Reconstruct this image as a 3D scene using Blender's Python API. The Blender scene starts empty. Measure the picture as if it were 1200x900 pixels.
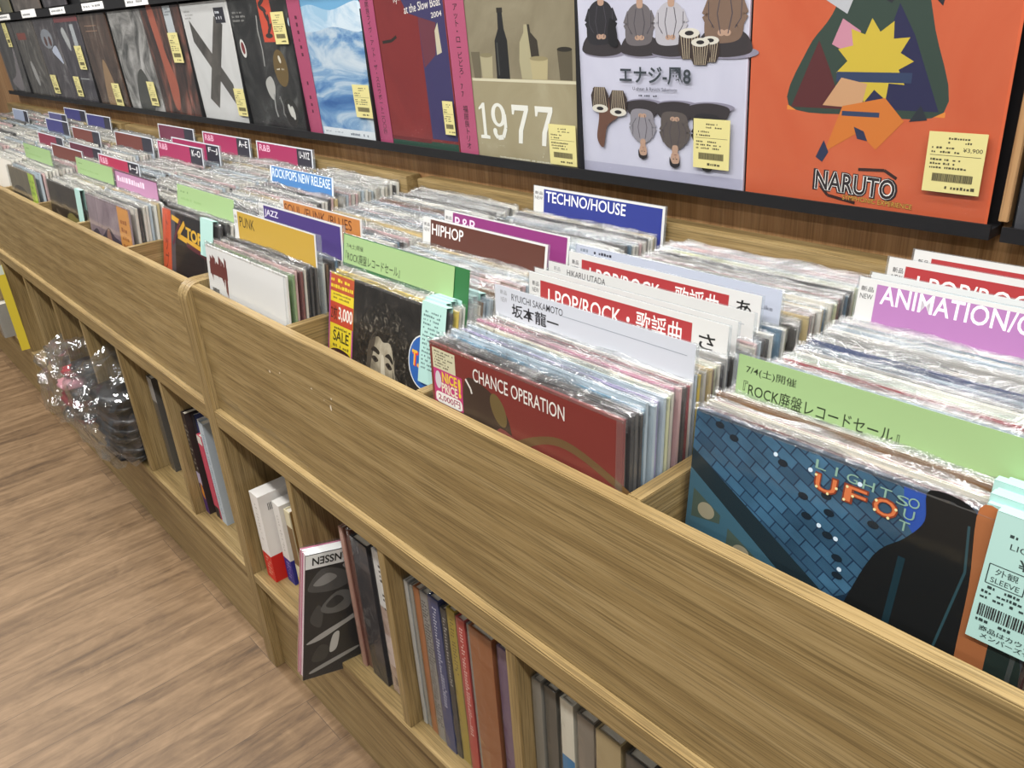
import bpy, bmesh, math, random
from mathutils import Vector, Matrix, noise
random.seed(7)
SC = bpy.context.scene
COL = SC.collection
# ------------------------------------------------------------------ camera
cam_d = bpy.data.cameras.new('camera'); cam = bpy.data.objects.new('camera', cam_d); COL.objects.link(cam)
F_PX, YAW, PITCH, ROLL = 946.45, 0.8679, -0.4427, -0.0664
cam_d.sensor_width = 36; cam_d.lens = F_PX / 1200 * 36; cam_d.clip_start = .02
_f = Vector((-math.sin(YAW) * math.cos(PITCH), math.cos(YAW) * math.cos(PITCH), math.sin(PITCH)))
_r = Vector((math.cos(YAW), math.sin(YAW), 0)); _u = _r.cross(_f)
_r2 = _r * math.cos(ROLL) + _u * math.sin(ROLL); _u2 = _u * math.cos(ROLL) - _r * math.sin(ROLL)
M = Matrix((_r2, _u2, -_f)).transposed().to_4x4(); M.translation = (1.5152, -0.4882, 1.4043)
cam.matrix_world = M
SC.camera = cam
# ------------------------------------------------------------------ light
W = bpy.data.worlds.new('shop_ambient'); SC.world = W; W.use_nodes = True
W.node_tree.nodes['Background'].inputs[0].default_value = (1.0, .99, .97, 1)
W.node_tree.nodes['Background'].inputs[1].default_value = .17
def tube(y, x, ln, p, wd=.14, z=2.75):
    d = bpy.data.lights.new('ceiling_tube', 'AREA'); d.shape = 'RECTANGLE'; d.size = ln; d.size_y = wd
    d.energy = p; d.color = (1, .975, .94)
    o = bpy.data.objects.new('ceiling_tube', d); o.location = (x, y, z); COL.objects.link(o)
for x in (-3.2, -1.6, 0, 1.6, 3.2):
    tube(-.85, x, 1.2, 39)
    tube(-2.4, x, 1.2, 15)
    tube(-.05, x + .7, 1.2, 19)
SC.view_settings.view_transform = 'Standard'; SC.view_settings.look = 'None'
SC.view_settings.exposure = -0.2; SC.view_settings.gamma = 1; SC.view_settings.use_curve_mapping = False
SC.cycles.transparent_max_bounces = 24

# ------------------------------------------------------------------ materials
def lin(h):
    h = h.lstrip('#'); c = [int(h[i:i + 2], 16) / 255 for i in (0, 2, 4)]
    return tuple((v / 12.92 if v <= .04045 else ((v + .055) / 1.055) ** 2.4) for v in c) + (1,)
_mc = {}
def plain(h, rough=.5, spec=.4, metal=0):
    k = (h, rough, spec, metal)
    if k not in _mc:
        m = bpy.data.materials.new('paint_' + h); m.use_nodes = True; b = m.node_tree.nodes['Principled BSDF']
        b.inputs['Base Color'].default_value = lin(h); b.inputs['Roughness'].default_value = rough
        b.inputs['Specular IOR Level'].default_value = spec; b.inputs['Metallic'].default_value = metal
        _mc[k] = m
    return _mc[k]
def nt(name):
    m = bpy.data.materials.new(name); m.use_nodes = True; t = m.node_tree
    return m, t, t.nodes['Principled BSDF'], (lambda ty, **k: _nn(t, ty, k))
def _nn(t, ty, k):
    n = t.nodes.new(ty)
    for a, v in k.items():
        if a.startswith('i_'):
            n.inputs[a[2:].replace('_', ' ')].default_value = v
        else: setattr(n, a, v)
    return n
def ramp(t, stops):
    r = t.nodes.new('ShaderNodeValToRGB'); e = r.color_ramp.elements
    while len(e) < len(stops): e.new(.5)
    for i, (p, c) in enumerate(stops): e[i].position = p; e[i].color = lin(c)
    return r
def wood(name, axis, cols, rough=.45, fine=130, big=5.0, seed=0.0, pore=.35):
    m, t, b, N = nt(name); L = t.links.new
    tc = N('ShaderNodeTexCoord'); s_long = 1.0
    def mp(lo, ac, off=0.0):
        n = N('ShaderNodeMapping'); sc = [ac, ac, ac]; sc[axis] = lo
        n.inputs['Scale'].default_value = sc; n.inputs['Location'].default_value = (seed + off, seed * .7, seed * 1.3)
        L(tc.outputs['Object'], n.inputs[0]); return n
    n1 = N('ShaderNodeTexNoise', i_Scale=1.0, i_Detail=5.0, i_Roughness=.6, i_Distortion=.8); L(mp(.9, big).outputs[0], n1.inputs['Vector'])
    n2 = N('ShaderNodeTexNoise', i_Scale=1.0, i_Detail=6.0, i_Roughness=.7, i_Distortion=.3); L(mp(4.5, fine, 3).outputs[0], n2.inputs['Vector'])
    n3 = N('ShaderNodeTexNoise', i_Scale=1.0, i_Detail=3.0, i_Roughness=.6); L(mp(9, fine * 4, 7).outputs[0], n3.inputs['Vector'])
    wv = N('ShaderNodeTexWave', wave_type='RINGS', rings_direction=('X', 'Y', 'Z')[axis], i_Scale=7.0, i_Distortion=7.0, i_Detail=3.0, i_Detail_Scale=.8); L(mp(.35, 1.3, 11).outputs[0], wv.inputs['Vector'])
    w5 = N('ShaderNodeMath', operation='MULTIPLY_ADD'); L(wv.outputs['Fac'], w5.inputs[0]); w5.inputs[1].default_value = .07; w5.inputs[2].default_value = -.035
    a = N('ShaderNodeMath', operation='MULTIPLY_ADD'); L(n1.outputs[0], a.inputs[0]); a.inputs[1].default_value = .5
    c = N('ShaderNodeMath', operation='MULTIPLY_ADD'); L(n2.outputs[0], c.inputs[0]); c.inputs[1].default_value = .5; L(w5.outputs[0], c.inputs[2]); L(c.outputs[0], a.inputs[2])
    r = ramp(t, [(.34, cols[0]), (.47, cols[1]), (.55, cols[2]), (.70, cols[3])]); L(a.outputs[0], r.inputs[0])
    r3 = ramp(t, [(.40, '000000'), (.50, 'ffffff')]); L(n3.outputs[0], r3.inputs[0])
    mx = N('ShaderNodeMix', data_type='RGBA', blend_type='MULTIPLY'); mx.inputs[0].default_value = pore
    L(r.outputs[0], mx.inputs[6]); L(r3.outputs[0], mx.inputs[7]); L(mx.outputs[2], b.inputs['Base Color'])
    b.inputs['Roughness'].default_value = rough; b.inputs['Specular IOR Level'].default_value = .35
    bp = N('ShaderNodeBump', i_Strength=.12, i_Distance=.001); L(n2.outputs[0], bp.inputs['Height']); L(bp.outputs[0], b.inputs['Normal'])
    return m
OAK = ('7a6541', '8d774e', '9b855b', 'ac966c')
W_X = wood('oak_laminate_long', 0, OAK, seed=1.3)
W_Y = wood('oak_laminate_deep', 1, OAK, seed=4.1)
W_Z = wood('oak_laminate_upright', 2, OAK, seed=2.2)
W_WALL = wood('walnut_wall_panel', 2, ('8f6b46', 'a07850', 'ae875d', 'ba956b'), fine=110, big=9, seed=5, pore=.22)
def floor_mat():
    m, t, b, N = nt('vinyl_floor_planks'); L = t.links.new
    tc = N('ShaderNodeTexCoord'); mp = N('ShaderNodeMapping'); mp.inputs['Rotation'].default_value = (0, 0, math.radians(90))
    L(tc.outputs['Object'], mp.inputs[0])
    br = N('ShaderNodeTexBrick', offset=.37, offset_frequency=2, i_Scale=1.0, i_Mortar_Size=.0006, i_Mortar_Smooth=.2, i_Bias=0.0, i_Brick_Width=.92, i_Row_Height=.147)
    br.inputs['Color1'].default_value = (.2, .2, .2, 1); br.inputs['Color2'].default_value = (.8, .8, .8, 1); br.inputs['Mortar'].default_value = (0, 0, 0, 1)
    L(mp.outputs[0], br.inputs['Vector'])
    def noise_(sx, sy, det=5, dist=.5, off=0):
        q = N('ShaderNodeMapping'); q.inputs['Scale'].default_value = (sx, sy, 1); q.inputs['Location'].default_value = (off, off * 2, 0)
        ad = N('ShaderNodeVectorMath', operation='MULTIPLY_ADD'); L(br.outputs['Color'], ad.inputs[0]); ad.inputs[1].default_value = (7, 3, 0); L(tc.outputs['Object'], ad.inputs[2])
        L(ad.outputs[0], q.inputs[0]); n = N('ShaderNodeTexNoise', i_Scale=1.0, i_Detail=float(det), i_Roughness=.62, i_Distortion=dist); L(q.outputs[0], n.inputs['Vector']); return n
    n1 = noise_(9, 1.3, 6, 1.6); n2 = noise_(60, 3.0, 6, .6, 4); n3 = noise_(16, 9, 7, 2.0, 9)
    a = N('ShaderNodeMath', operation='MULTIPLY_ADD'); L(n1.outputs[0], a.inputs[0]); a.inputs[1].default_value = .42
    c = N('ShaderNodeMath', operation='MULTIPLY_ADD'); L(n2.outputs[0], c.inputs[0]); c.inputs[1].default_value = .33
    d = N('ShaderNodeMath', operation='MULTIPLY'); L(n3.outputs[0], d.inputs[0]); d.inputs[1].default_value = .25; L(d.outputs[0], c.inputs[2]); L(c.outputs[0], a.inputs[2])
    e = N('ShaderNodeMath', operation='MULTIPLY_ADD'); L(br.outputs['Color'], e.inputs[0]); e.inputs[1].default_value = .10; L(a.outputs[0], e.inputs[2])
    r = ramp(t, [(.38, '3f2e1e'), (.47, '604a32'), (.55, '745c41'), (.67, '8b7154')]); L(e.outputs[0], r.inputs[0])
    mx = N('ShaderNodeMix', data_type='RGBA'); L(br.outputs['Fac'], mx.inputs[0]); L(r.outputs[0], mx.inputs[6]); mx.inputs[7].default_value = lin('3b2c20')
    L(mx.outputs[2], b.inputs['Base Color']); b.inputs['Roughness'].default_value = .5
    bp = N('ShaderNodeBump', i_Strength=.15, i_Distance=.001); L(a.outputs[0], bp.inputs['Height']); L(bp.outputs[0], b.inputs['Normal'])
    return m
def film(name, haze, gloss, scale, strength, rough=.1, tint='ffffff'):
    """clear plastic: mostly see-through, with a glossy crinkled surface"""
    m, t, b, N = nt(name); L = t.links.new; t.nodes.remove(b); out = t.nodes['Material Output']
    tc = N('ShaderNodeTexCoord'); n = N('ShaderNodeTexNoise', i_Scale=scale, i_Detail=3.0, i_Distortion=1.0); L(tc.outputs['Object'], n.inputs['Vector'])
    bp = N('ShaderNodeBump', i_Strength=strength, i_Distance=.02); L(n.outputs[0], bp.inputs['Height'])
    tr = N('ShaderNodeBsdfTransparent'); tr.inputs[0].default_value = lin('f7f9fa')
    g = N('ShaderNodeBsdfGlossy', i_Roughness=rough); L(bp.outputs[0], g.inputs['Normal'])
    df = N('ShaderNodeBsdfDiffuse'); df.inputs[0].default_value = lin(tint)
    ge = N('ShaderNodeNewGeometry'); dt = N('ShaderNodeVectorMath', operation='DOT_PRODUCT'); L(ge.outputs['Incoming'], dt.inputs[0]); L(bp.outputs[0], dt.inputs[1])
    ab = N('ShaderNodeMath', operation='ABSOLUTE'); L(dt.outputs['Value'], ab.inputs[0]); iv = N('ShaderNodeMath', operation='SUBTRACT', use_clamp=True); iv.inputs[0].default_value = 1; L(ab.outputs[0], iv.inputs[1])
    pw = N('ShaderNodeMath', operation='POWER'); L(iv.outputs[0], pw.inputs[0]); pw.inputs[1].default_value = 5
    fr = N('ShaderNodeMath', operation='MULTIPLY_ADD'); L(pw.outputs[0], fr.inputs[0]); fr.inputs[1].default_value = .94; fr.inputs[2].default_value = .05
    ma = N('ShaderNodeMath', operation='MULTIPLY_ADD', use_clamp=True); L(fr.outputs[0], ma.inputs[0]); ma.inputs[1].default_value = 1.0; ma.inputs[2].default_value = gloss
    m1 = N('ShaderNodeMixShader', i_Fac=haze); L(tr.outputs[0], m1.inputs[1]); L(df.outputs[0], m1.inputs[2])
    m2 = N('ShaderNodeMixShader'); L(ma.outputs[0], m2.inputs[0]); L(m1.outputs[0], m2.inputs[1]); L(g.outputs[0], m2.inputs[2])
    L(m2.outputs[0], out.inputs['Surface']); return m
FILM_FACE = film('clear_sleeve_face', .004, -.02, 6, .06, .12)
FILM_SIDE = film('clear_sleeve_side', .05, .0, 40, .3, .14)
FILM_WRAP = film('clear_book_wrap', .015, -.02, 16, .25, .1)
FILM_EDGE = film('clear_sleeve_edge', .055, .07, 60, .6, .11)
FILM_BAG = film('crumpled_bag_film', .025, .07, 11, .6, .06)
ACRYL = film('clear_divider_plate', .10, .0, 3, .02, .08, 'dfe6ea')
def mottled(name, stops, scale=8, dist=1.5, sx=1, sz=1, det=6, rough=.4):
    m, t, b, N = nt(name); L = t.links.new
    tc = N('ShaderNodeTexCoord'); mp = N('ShaderNodeMapping'); mp.inputs['Scale'].default_value = (sx, 1, sz); L(tc.outputs['Object'], mp.inputs[0])
    n = N('ShaderNodeTexNoise', i_Scale=float(scale), i_Detail=float(det), i_Distortion=float(dist), i_Roughness=.6); L(mp.outputs[0], n.inputs['Vector'])
    r = ramp(t, stops); L(n.outputs[0], r.inputs[0]); L(r.outputs[0], b.inputs['Base Color']); b.inputs['Roughness'].default_value = rough
    return m
def tiles_mat():
    m, t, b, N = nt('blue_tiled_print'); L = t.links.new
    tc = N('ShaderNodeTexCoord'); sp = N('ShaderNodeSeparateXYZ'); L(tc.outputs['Object'], sp.inputs[0]); cb = N('ShaderNodeCombineXYZ')
    L(sp.outputs[0], cb.inputs[0]); L(sp.outputs[2], cb.inputs[1]); mp = N('ShaderNodeMapping'); mp.inputs['Rotation'].default_value = (0, 0, math.radians(28)); L(cb.outputs[0], mp.inputs[0])
    br = N('ShaderNodeTexBrick', i_Scale=1.0, i_Mortar_Size=.0007, i_Brick_Width=.020, i_Row_Height=.011)
    br.inputs['Color1'].default_value = lin('426c88'); br.inputs['Color2'].default_value = lin('2f5068'); br.inputs['Mortar'].default_value = lin('1c3550'); L(mp.outputs[0], br.inputs['Vector'])
    n = N('ShaderNodeTexNoise', i_Scale=18.0, i_Detail=4.0); L(tc.outputs['Object'], n.inputs['Vector'])
    mx = N('ShaderNodeMix', data_type='RGBA', blend_type='OVERLAY'); mx.inputs[0].default_value = .8; L(br.outputs[0], mx.inputs[6]); L(n.outputs[0], mx.inputs[7]); L(mx.outputs[2], b.inputs['Base Color'])
    b.inputs['Roughness'].default_value = .35; return m

# ------------------------------------------------------------------ mesh helpers
_txt = {}
def text_mesh(body, bold=0.0):
    k = (body, bold)
    if k not in _txt:
        c = bpy.data.curves.new('t', 'FONT'); c.body = body; c.offset = bold; c.resolution_u = 3
        o = bpy.data.objects.new('t', c); COL.objects.link(o)
        e = o.evaluated_get(bpy.context.evaluated_depsgraph_get()); m = e.to_mesh()
        vs = [(v.co.x, v.co.y) for v in m.vertices]; fs = [tuple(p.vertices) for p in m.polygons]
        e.to_mesh_clear(); bpy.data.objects.remove(o); bpy.data.curves.remove(c)
        _txt[k] = (vs, fs)
    return _txt[k]
class Art:
    """boxes and flat printing on their front (-y) face, built into one mesh"""
    LZ = .00002
    def __init__(s, y=0.0, ox=0.0, oz=0.0): s.v = []; s.f = []; s.mi = []; s.m = []; s.y = y; s.n = 0; s.ox = ox; s.oz = oz
    def mat(s, c):
        m = plain(c) if isinstance(c, str) else c
        if m not in s.m: s.m.append(m)
        return s.m.index(m)
    def box(s, x0, y0, z0, x1, y1, z1, c):
        b = len(s.v); x0 += s.ox; x1 += s.ox; z0 += s.oz; z1 += s.oz
        s.v += [(x0, y0, z0), (x1, y0, z0), (x1, y1, z0), (x0, y1, z0), (x0, y0, z1), (x1, y0, z1), (x1, y1, z1), (x0, y1, z1)]
        i = s.mat(c)
        for q in ((0, 1, 5, 4), (1, 2, 6, 5), (2, 3, 7, 6), (3, 0, 4, 7), (4, 5, 6, 7), (3, 2, 1, 0)):
            s.f.append(tuple(b + k for k in q)); s.mi.append(i)
        return s
    def lay(s): s.n += 1; return s.y - s.n * s.LZ
    def poly(s, pts, c):
        y = s.lay(); b = len(s.v); s.v += [(p[0] + s.ox, y, p[1] + s.oz) for p in pts]
        s.f.append(tuple(range(b, b + len(pts)))); s.mi.append(s.mat(c)); return s
    def rect(s, x0, z0, x1, z1, c): return s.poly([(x0, z0), (x1, z0), (x1, z1), (x0, z1)], c)
    def rrect(s, x0, z0, x1, z1, r, c):
        pts = []
        for cx, cz, a0 in ((x1 - r, z0 + r, -90), (x1 - r, z1 - r, 0), (x0 + r, z1 - r, 90), (x0 + r, z0 + r, 180)):
            pts += [(cx + r * math.cos(math.radians(a0 + k * 18)), cz + r * math.sin(math.radians(a0 + k * 18))) for k in range(6)]
        return s.poly(pts, c)
    def ell(s, cx, cz, rx, rz, c, rot=0, n=26):
        co, si = math.cos(rot), math.sin(rot); P = []
        for k in range(n):
            a = 2 * math.pi * k / n; x, z = rx * math.cos(a), rz * math.sin(a); P.append((cx + x * co - z * si, cz + x * si + z * co))
        return s.poly(P, c)
    def blob(s, pts, c, k=5):
        n = len(pts); P = []
        for i in range(n):
            p0, p1, p2, p3 = (pts[(i + j - 1) % n] for j in range(4))
            for q in range(k):
                t = q / k
                P.append(tuple(.5 * (2 * p1[a] + (p2[a] - p0[a]) * t + (2 * p0[a] - 5 * p1[a] + 4 * p2[a] - p3[a]) * t * t + (3 * p1[a] - p0[a] - 3 * p2[a] + p3[a]) * t ** 3) for a in (0, 1)))
        return s.poly(P, c)
    def stroke(s, pts, w, c):
        y = s.lay(); i = s.mat(c)
        for (a, b_) in zip(pts[:-1], pts[1:]):
            d = Vector((b_[0] - a[0], b_[1] - a[1])); 
            if d.length < 1e-9: continue
            d.normalize(); nx, nz = -d.y * w / 2, d.x * w / 2; q = len(s.v)
            for px, pz in ((a[0] + nx, a[1] + nz), (a[0] - nx, a[1] - nz), (b_[0] - nx, b_[1] - nz), (b_[0] + nx, b_[1] + nz)): s.v.append((px + s.ox, y, pz + s.oz))
            s.f.append((q, q + 1, q + 2, q + 3)); s.mi.append(i)
        return s
    def text(s, body, x0, z0, x1, z1, c, bold=.0, slope=0.0, vert=False, clip=None):
        vs, fs = text_mesh(body, bold); y = s.lay(); b = len(s.v); i = s.mat(c)
        a0 = min(v[0] for v in vs); a1 = max(v[0] for v in vs); b0 = min(v[1] for v in vs); b1 = max(v[1] for v in vs)
        for vx, vy in vs:
            p = (vx - a0) / (a1 - a0); q = (vy - b0) / (b1 - b0); x = x0 + p * (x1 - x0)
            s.v.append((x + s.ox, y, z0 + q * (z1 - z0) + slope * (x - x0) + s.oz))
        for f in fs: s.f.append(tuple(b + k for k in f)); s.mi.append(i)
        return s
    def scrib(s, x0, z0, x1, z1, rows, c, fill=.8):
        """rows of print too small to read"""
        y = s.lay(); i = s.mat(c); h = (z1 - z0) / rows
        for r in range(rows):
            x = x0; e = x0 + (x1 - x0) * random.uniform(.55, 1)
            while x < e:
                w = h * random.uniform(.25, .7); q = len(s.v); zz = z1 - (r + 1) * h + h * .25; top = zz + h * random.uniform(.35, .55)
                for px, pz in ((x, zz), (x + w, zz), (x + w, top), (x, top)): s.v.append((px + s.ox, y, pz + s.oz))
                if random.random() < fill: s.f.append((q, q + 1, q + 2, q + 3)); s.mi.append(i)
                else: s.v = s.v[:q]
                x += w + h * .18
        return s
    def barcode(s, x0, z0, x1, z1, c='2a2a2a'):
        y = s.lay(); i = s.mat(c); x = x0
        while x < x1:
            w = random.choice((.0005, .0009, .0013)); q = len(s.v)
            for px, pz in ((x, z0), (x + w, z0), (x + w, z1), (x, z1)): s.v.append((px + s.ox, y, pz + s.oz))
            s.f.append((q, q + 1, q + 2, q + 3)); s.mi.append(i); x += w + random.choice((.0006, .001))
        return s
    def mesh(s, name):
        m = bpy.data.meshes.new(name); m.from_pydata(s.v, [], s.f)
        for x in s.m: m.materials.append(x)
        for p, i in zip(m.polygons, s.mi): p.material_index = i
        m.update(); return m
    def build(s, name, parent=None, **k): return link(name, s.mesh(name), parent, **k)
def link(name, mesh, parent=None, loc=(0, 0, 0), rot=(0, 0, 0), label=None, cat=None, group=None, kind=None):
    o = bpy.data.objects.new(name, mesh); COL.objects.link(o); o.location = loc; o.rotation_euler = rot
    if parent: o.parent = parent
    tag(o, label, cat, group, kind); return o
def tag(o, label=None, cat=None, group=None, kind=None):
    for k, v in (('label', label), ('category', cat), ('group', group), ('kind', kind)):
        if v: o[k] = v
    return o
def thing(name, label, cat, loc=(0, 0, 0), rot=(0, 0, 0), group=None): return link(name, None, None, loc, rot, label, cat, group)
def bev(bm, w=.0012, seg=2):
    bmesh.ops.bevel(bm, geom=[e for e in bm.edges if len(e.link_faces) == 2 and e.calc_face_angle() > .5], offset=w, segments=seg, affect='EDGES')
def to_mesh(bm, name, mats):
    bmesh.ops.recalc_face_normals(bm, faces=bm.faces)
    m = bpy.data.meshes.new(name); bm.to_mesh(m); bm.free()
    for x in mats: m.materials.append(x)
    return m
def bbox(bm, x0, y0, z0, x1, y1, z1):
    r = bmesh.ops.create_cube(bm, size=1)
    for v in r['verts']: v.co = ((x0 + x1) / 2 + v.co.x * (x1 - x0), (y0 + y1) / 2 + v.co.y * (y1 - y0), (z0 + z1) / 2 + v.co.z * (z1 - z0))
def board(name, x0, y0, z0, x1, y1, z1, m, parent=None, w=.0012, **k):
    bm = bmesh.new(); bbox(bm, x0, y0, z0, x1, y1, z1)
    if w: bev(bm, w)
    return link(name, to_mesh(bm, name, [m]), parent, **k)

# ------------------------------------------------------------------ the setting
board('floor', -6, -4, -.03, 4.5, .64, 0, floor_mat(), w=0, kind='structure')
WALL_Y = .60
board('wall_back', -6, WALL_Y, 0, 4.5, WALL_Y + .04, 2.9, W_WALL, w=0, kind='structure')

# ------------------------------------------------------------------ counters
ZB, ZL, ZLB, ZS = .953, .692, .653, .278
YD = .558                                             # depth of the record trays
def side_profile(bm, x0, x1):
    r = .034; H = .957; P = [(0, 0), (.598, 0), (.598, H)]
    P += [(r - r * math.sin(a), H - r + r * math.cos(a)) for a in [math.radians(q) for q in range(0, 91, 10)]]
    a = [bm.verts.new((x0, p[0], p[1])) for p in P]; b = [bm.verts.new((x1, p[0], p[1])) for p in P]
    bm.faces.new(a); bm.faces.new(b[::-1])
    for i in range(len(P)): j = (i + 1) % len(P); bm.faces.new((a[i], b[i], b[j], a[j]))
def counter(label, xa, xb, divs, parts, scuffs=()):
    t = thing('record_counter', label, 'counter', ((xa + xb) / 2, 0, 0), (0, 0, 0), 'oak record counters along the wall')
    c = (xa + xb) / 2
    for x0, x1 in ((xa, xa + .02), (xb - .02, xb)):
        bm = bmesh.new(); side_profile(bm, x0 - c, x1 - c); bev(bm, .001, 1); link('side_panel', to_mesh(bm, 'side_panel', [W_Z]), t)
    A, B = xa + .02 - c, xb - .02 - c
    fb = board('front_board', A, .014, ZL, B, .032, ZB, W_X, t)
    if scuffs:
        m = fb.data; bm = bmesh.new(); bm.from_mesh(m)
        for sx, sz, w, h in scuffs:
            pts = [(sx - c + w * math.cos(q) * random.uniform(.6, 1), .0138, sz + h * math.sin(q) * random.uniform(.6, 1)) for q in [k * .9 for k in range(7)]]
            f = bm.faces.new([bm.verts.new(p) for p in pts]); f.material_index = 1
        bm.to_mesh(m); bm.free(); m.materials.append(plain('d9cdb8', .6))
    board('ledge_shelf', A, .001, ZLB, B, YD, ZL, W_X, t, .0018)
    for x in divs: board('bin_divider', x - c, .032, ZL, x + .018 - c, YD, ZB, W_Y, t, .001)
    board('back_rail', A, YD, ZL, B, .598, 1.058, W_X, t, .0015)
    board('lower_shelf', A, .0, ZS - .023, B, .55, ZS, W_X, t, .0012)
    for x in parts: board('partition', x - c, .004, ZS, x + .02 - c, .55, ZLB, W_Z, t, .001)
    board('kick_board', A, .0225, .0, B, .04, ZS - .023, W_X, t)
    board('back_panel', A, .552, .0, B, .557, ZLB, W_Z, t, 0)
    return t
counter('near oak record counter with scuffed front board, wide book cells below', -.02, 1.47, (.345, .706, 1.067), (.281, .583, .885, 1.187),
        scuffs=[(.29, .861, .004, .003), (.33, .87, .002, .002), (.438, .876, .0025, .002), (.499, .878, .002, .002), (.493, .861, .003, .006), (.475, .868, .0015, .001)])
counter('middle oak record counter, bagged goods and slim books in its cells', -1.97, -.0215, (-.419, -.797, -1.188, -1.60), (-.353, -.659, -.979, -1.28, -1.63))
counter('farthest oak record counter at the left end of the row', -3.92, -1.9715, (-2.36, -2.75, -3.14, -3.53), (-2.3, -2.62, -2.95, -3.27, -3.6))
# ------------------------------------------------------------------ records
JAX = .158
_jm = {}
def jacket(colr, t):
    k = (colr, t)
    if k not in _jm:
        a = Art(); c = plain(colr, .4, .5); inner = plain('e4e0d8' if (len(_jm) % 3 == 0) else colr, .6)
        a.box(-JAX, 0, 0, JAX, .0009, .315, c); a.box(-JAX, t - .0009, 0, JAX, t, .315, c)
        a.box(-JAX, .0009, 0, -JAX + .003, t - .0009, .315, c); a.box(JAX - .0012, .0009, 0, JAX, t - .0009, .315, c)
        a.box(-JAX + .004, .0012, .001, JAX - .002, t - .0012, .3125, inner if t > .003 else c)
        _jm[k] = a.mesh('vinyl_record')
    return _jm[k]
_fm = {}
def tent(t, var, face=False):
    """clear outer sleeve: crinkled folded top, right hand edge, and for a front record the whole face"""
    k = (t, var, face)
    if k in _fm: return _fm[k]
    rnd = random.Random(var * 17 + int(t * 1e5)); V = []; Fc = []
    nx = 30; base = [(-.0007, .3125), (-.0006, .3155), (t * .35, .3185), (t * .8, .3178), (t + .0006, .3155), (t + .0006, .300)]
    ph = [rnd.uniform(0, 6) for _ in range(8)]
    for i in range(nx + 1):
        x = -.1605 + .321 * i / nx
        h = .0016 * math.sin(x * 23 + ph[0]) + .0012 * math.sin(x * 61 + ph[1]) + .0008 * rnd.uniform(-1, 1)
        d = .0009 * math.sin(x * 37 + ph[2]) + .0006 * rnd.uniform(-1, 1)
        for j, (y, z) in enumerate(base):
            kz = (0, .25, 1, .9, .25, 0)[j]
            V.append((x, y + d * kz, z + (h + .0014) * kz))
    n = len(base)
    for i in range(nx):
        for j in range(n - 1): a = i * n + j; Fc.append((a, a + n, a + n + 1, a + 1))
    b0 = len(V); nz = 12; side = [(.150, -.0007), (JAX + .0008, -.0006), (JAX + .0026, t * .5), (JAX + .0008, t + .0006)]
    for i in range(nz + 1):
        z = .002 + .3135 * i / nz; d = .0006 * rnd.uniform(-1, 1)
        for j, (x, y) in enumerate(side): V.append((x + d * (j == 2), y, z))
    for i in range(nz):
        for j in range(3): a = b0 + i * 4 + j; Fc.append((a, a + 1, a + 5, a + 4))
    mi = [0] * (nx * (n - 1)) + [2] * (nz * 3)
    if face:
        b1 = len(V); q = 10
        for i in range(q + 1):
            for j in range(q + 1): V.append((-.1605 + .3205 * i / q, -.004 + .0006 * rnd.uniform(-1, 1), .001 + .3135 * j / q))
        for i in range(q):
            for j in range(q): a = b1 + i * (q + 1) + j; Fc.append((a, a + q + 1, a + q + 2, a + 1)); mi.append(1)
    m = bpy.data.meshes.new('plastic_sleeve'); m.from_pydata(V, [], Fc); m.materials.append(FILM_EDGE); m.materials.append(FILM_FACE); m.materials.append(FILM_SIDE)
    for p, i in zip(m.polygons, mi): p.material_index = i; p.use_smooth = (i == 1)
    m.update(); _fm[k] = m; return m
NAMES = {'e8e4da': 'white', 'd9d3c4': 'cream', 'c9c4b9': 'pale grey', 'a9a6a0': 'grey', '2a2829': 'black', '3d3835': 'charcoal', '7b5a3c': 'brown', 'b8c6cf': 'pale blue',
         'c9b27c': 'tan', '5f7f95': 'slate blue', '9a3038': 'red', 'd9b4b2': 'pale pink', '35446e': 'navy', '7f9a6a': 'green', '3c86a6': 'teal blue', 'c37f9a': 'pink', 'e3c64a': 'yellow',
         'dfe0b4': 'pale yellow', '9d93bd': 'lavender', 'c98a4a': 'orange', '6a2a28': 'maroon', '4f4c4a': 'dark grey', '4d9fc4': 'sky blue', 'c5ddc0': 'mint'}
def pal(*names):
    inv = {v: k for k, v in NAMES.items()}; return [inv[n] for n in names]
MIXED = pal('white', 'white', 'white', 'cream', 'cream', 'pale grey', 'pale grey', 'grey', 'black', 'charcoal', 'pale blue', 'pale blue', 'tan', 'brown', 'pale pink', 'slate blue', 'dark grey', 'red')
SILVER = pal('white', 'white', 'white', 'white', 'cream', 'pale grey', 'pale grey', 'pale grey', 'pale blue', 'pale blue', 'black', 'tan', 'pale pink', 'grey')
def ordinal(n):
    return str(n) + ('th' if 10 <= n % 100 <= 20 else {1: 'st', 2: 'nd', 3: 'rd'}.get(n % 10, 'th'))
QUEUE = []                                             # (distance, world data) of the packed records
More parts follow.
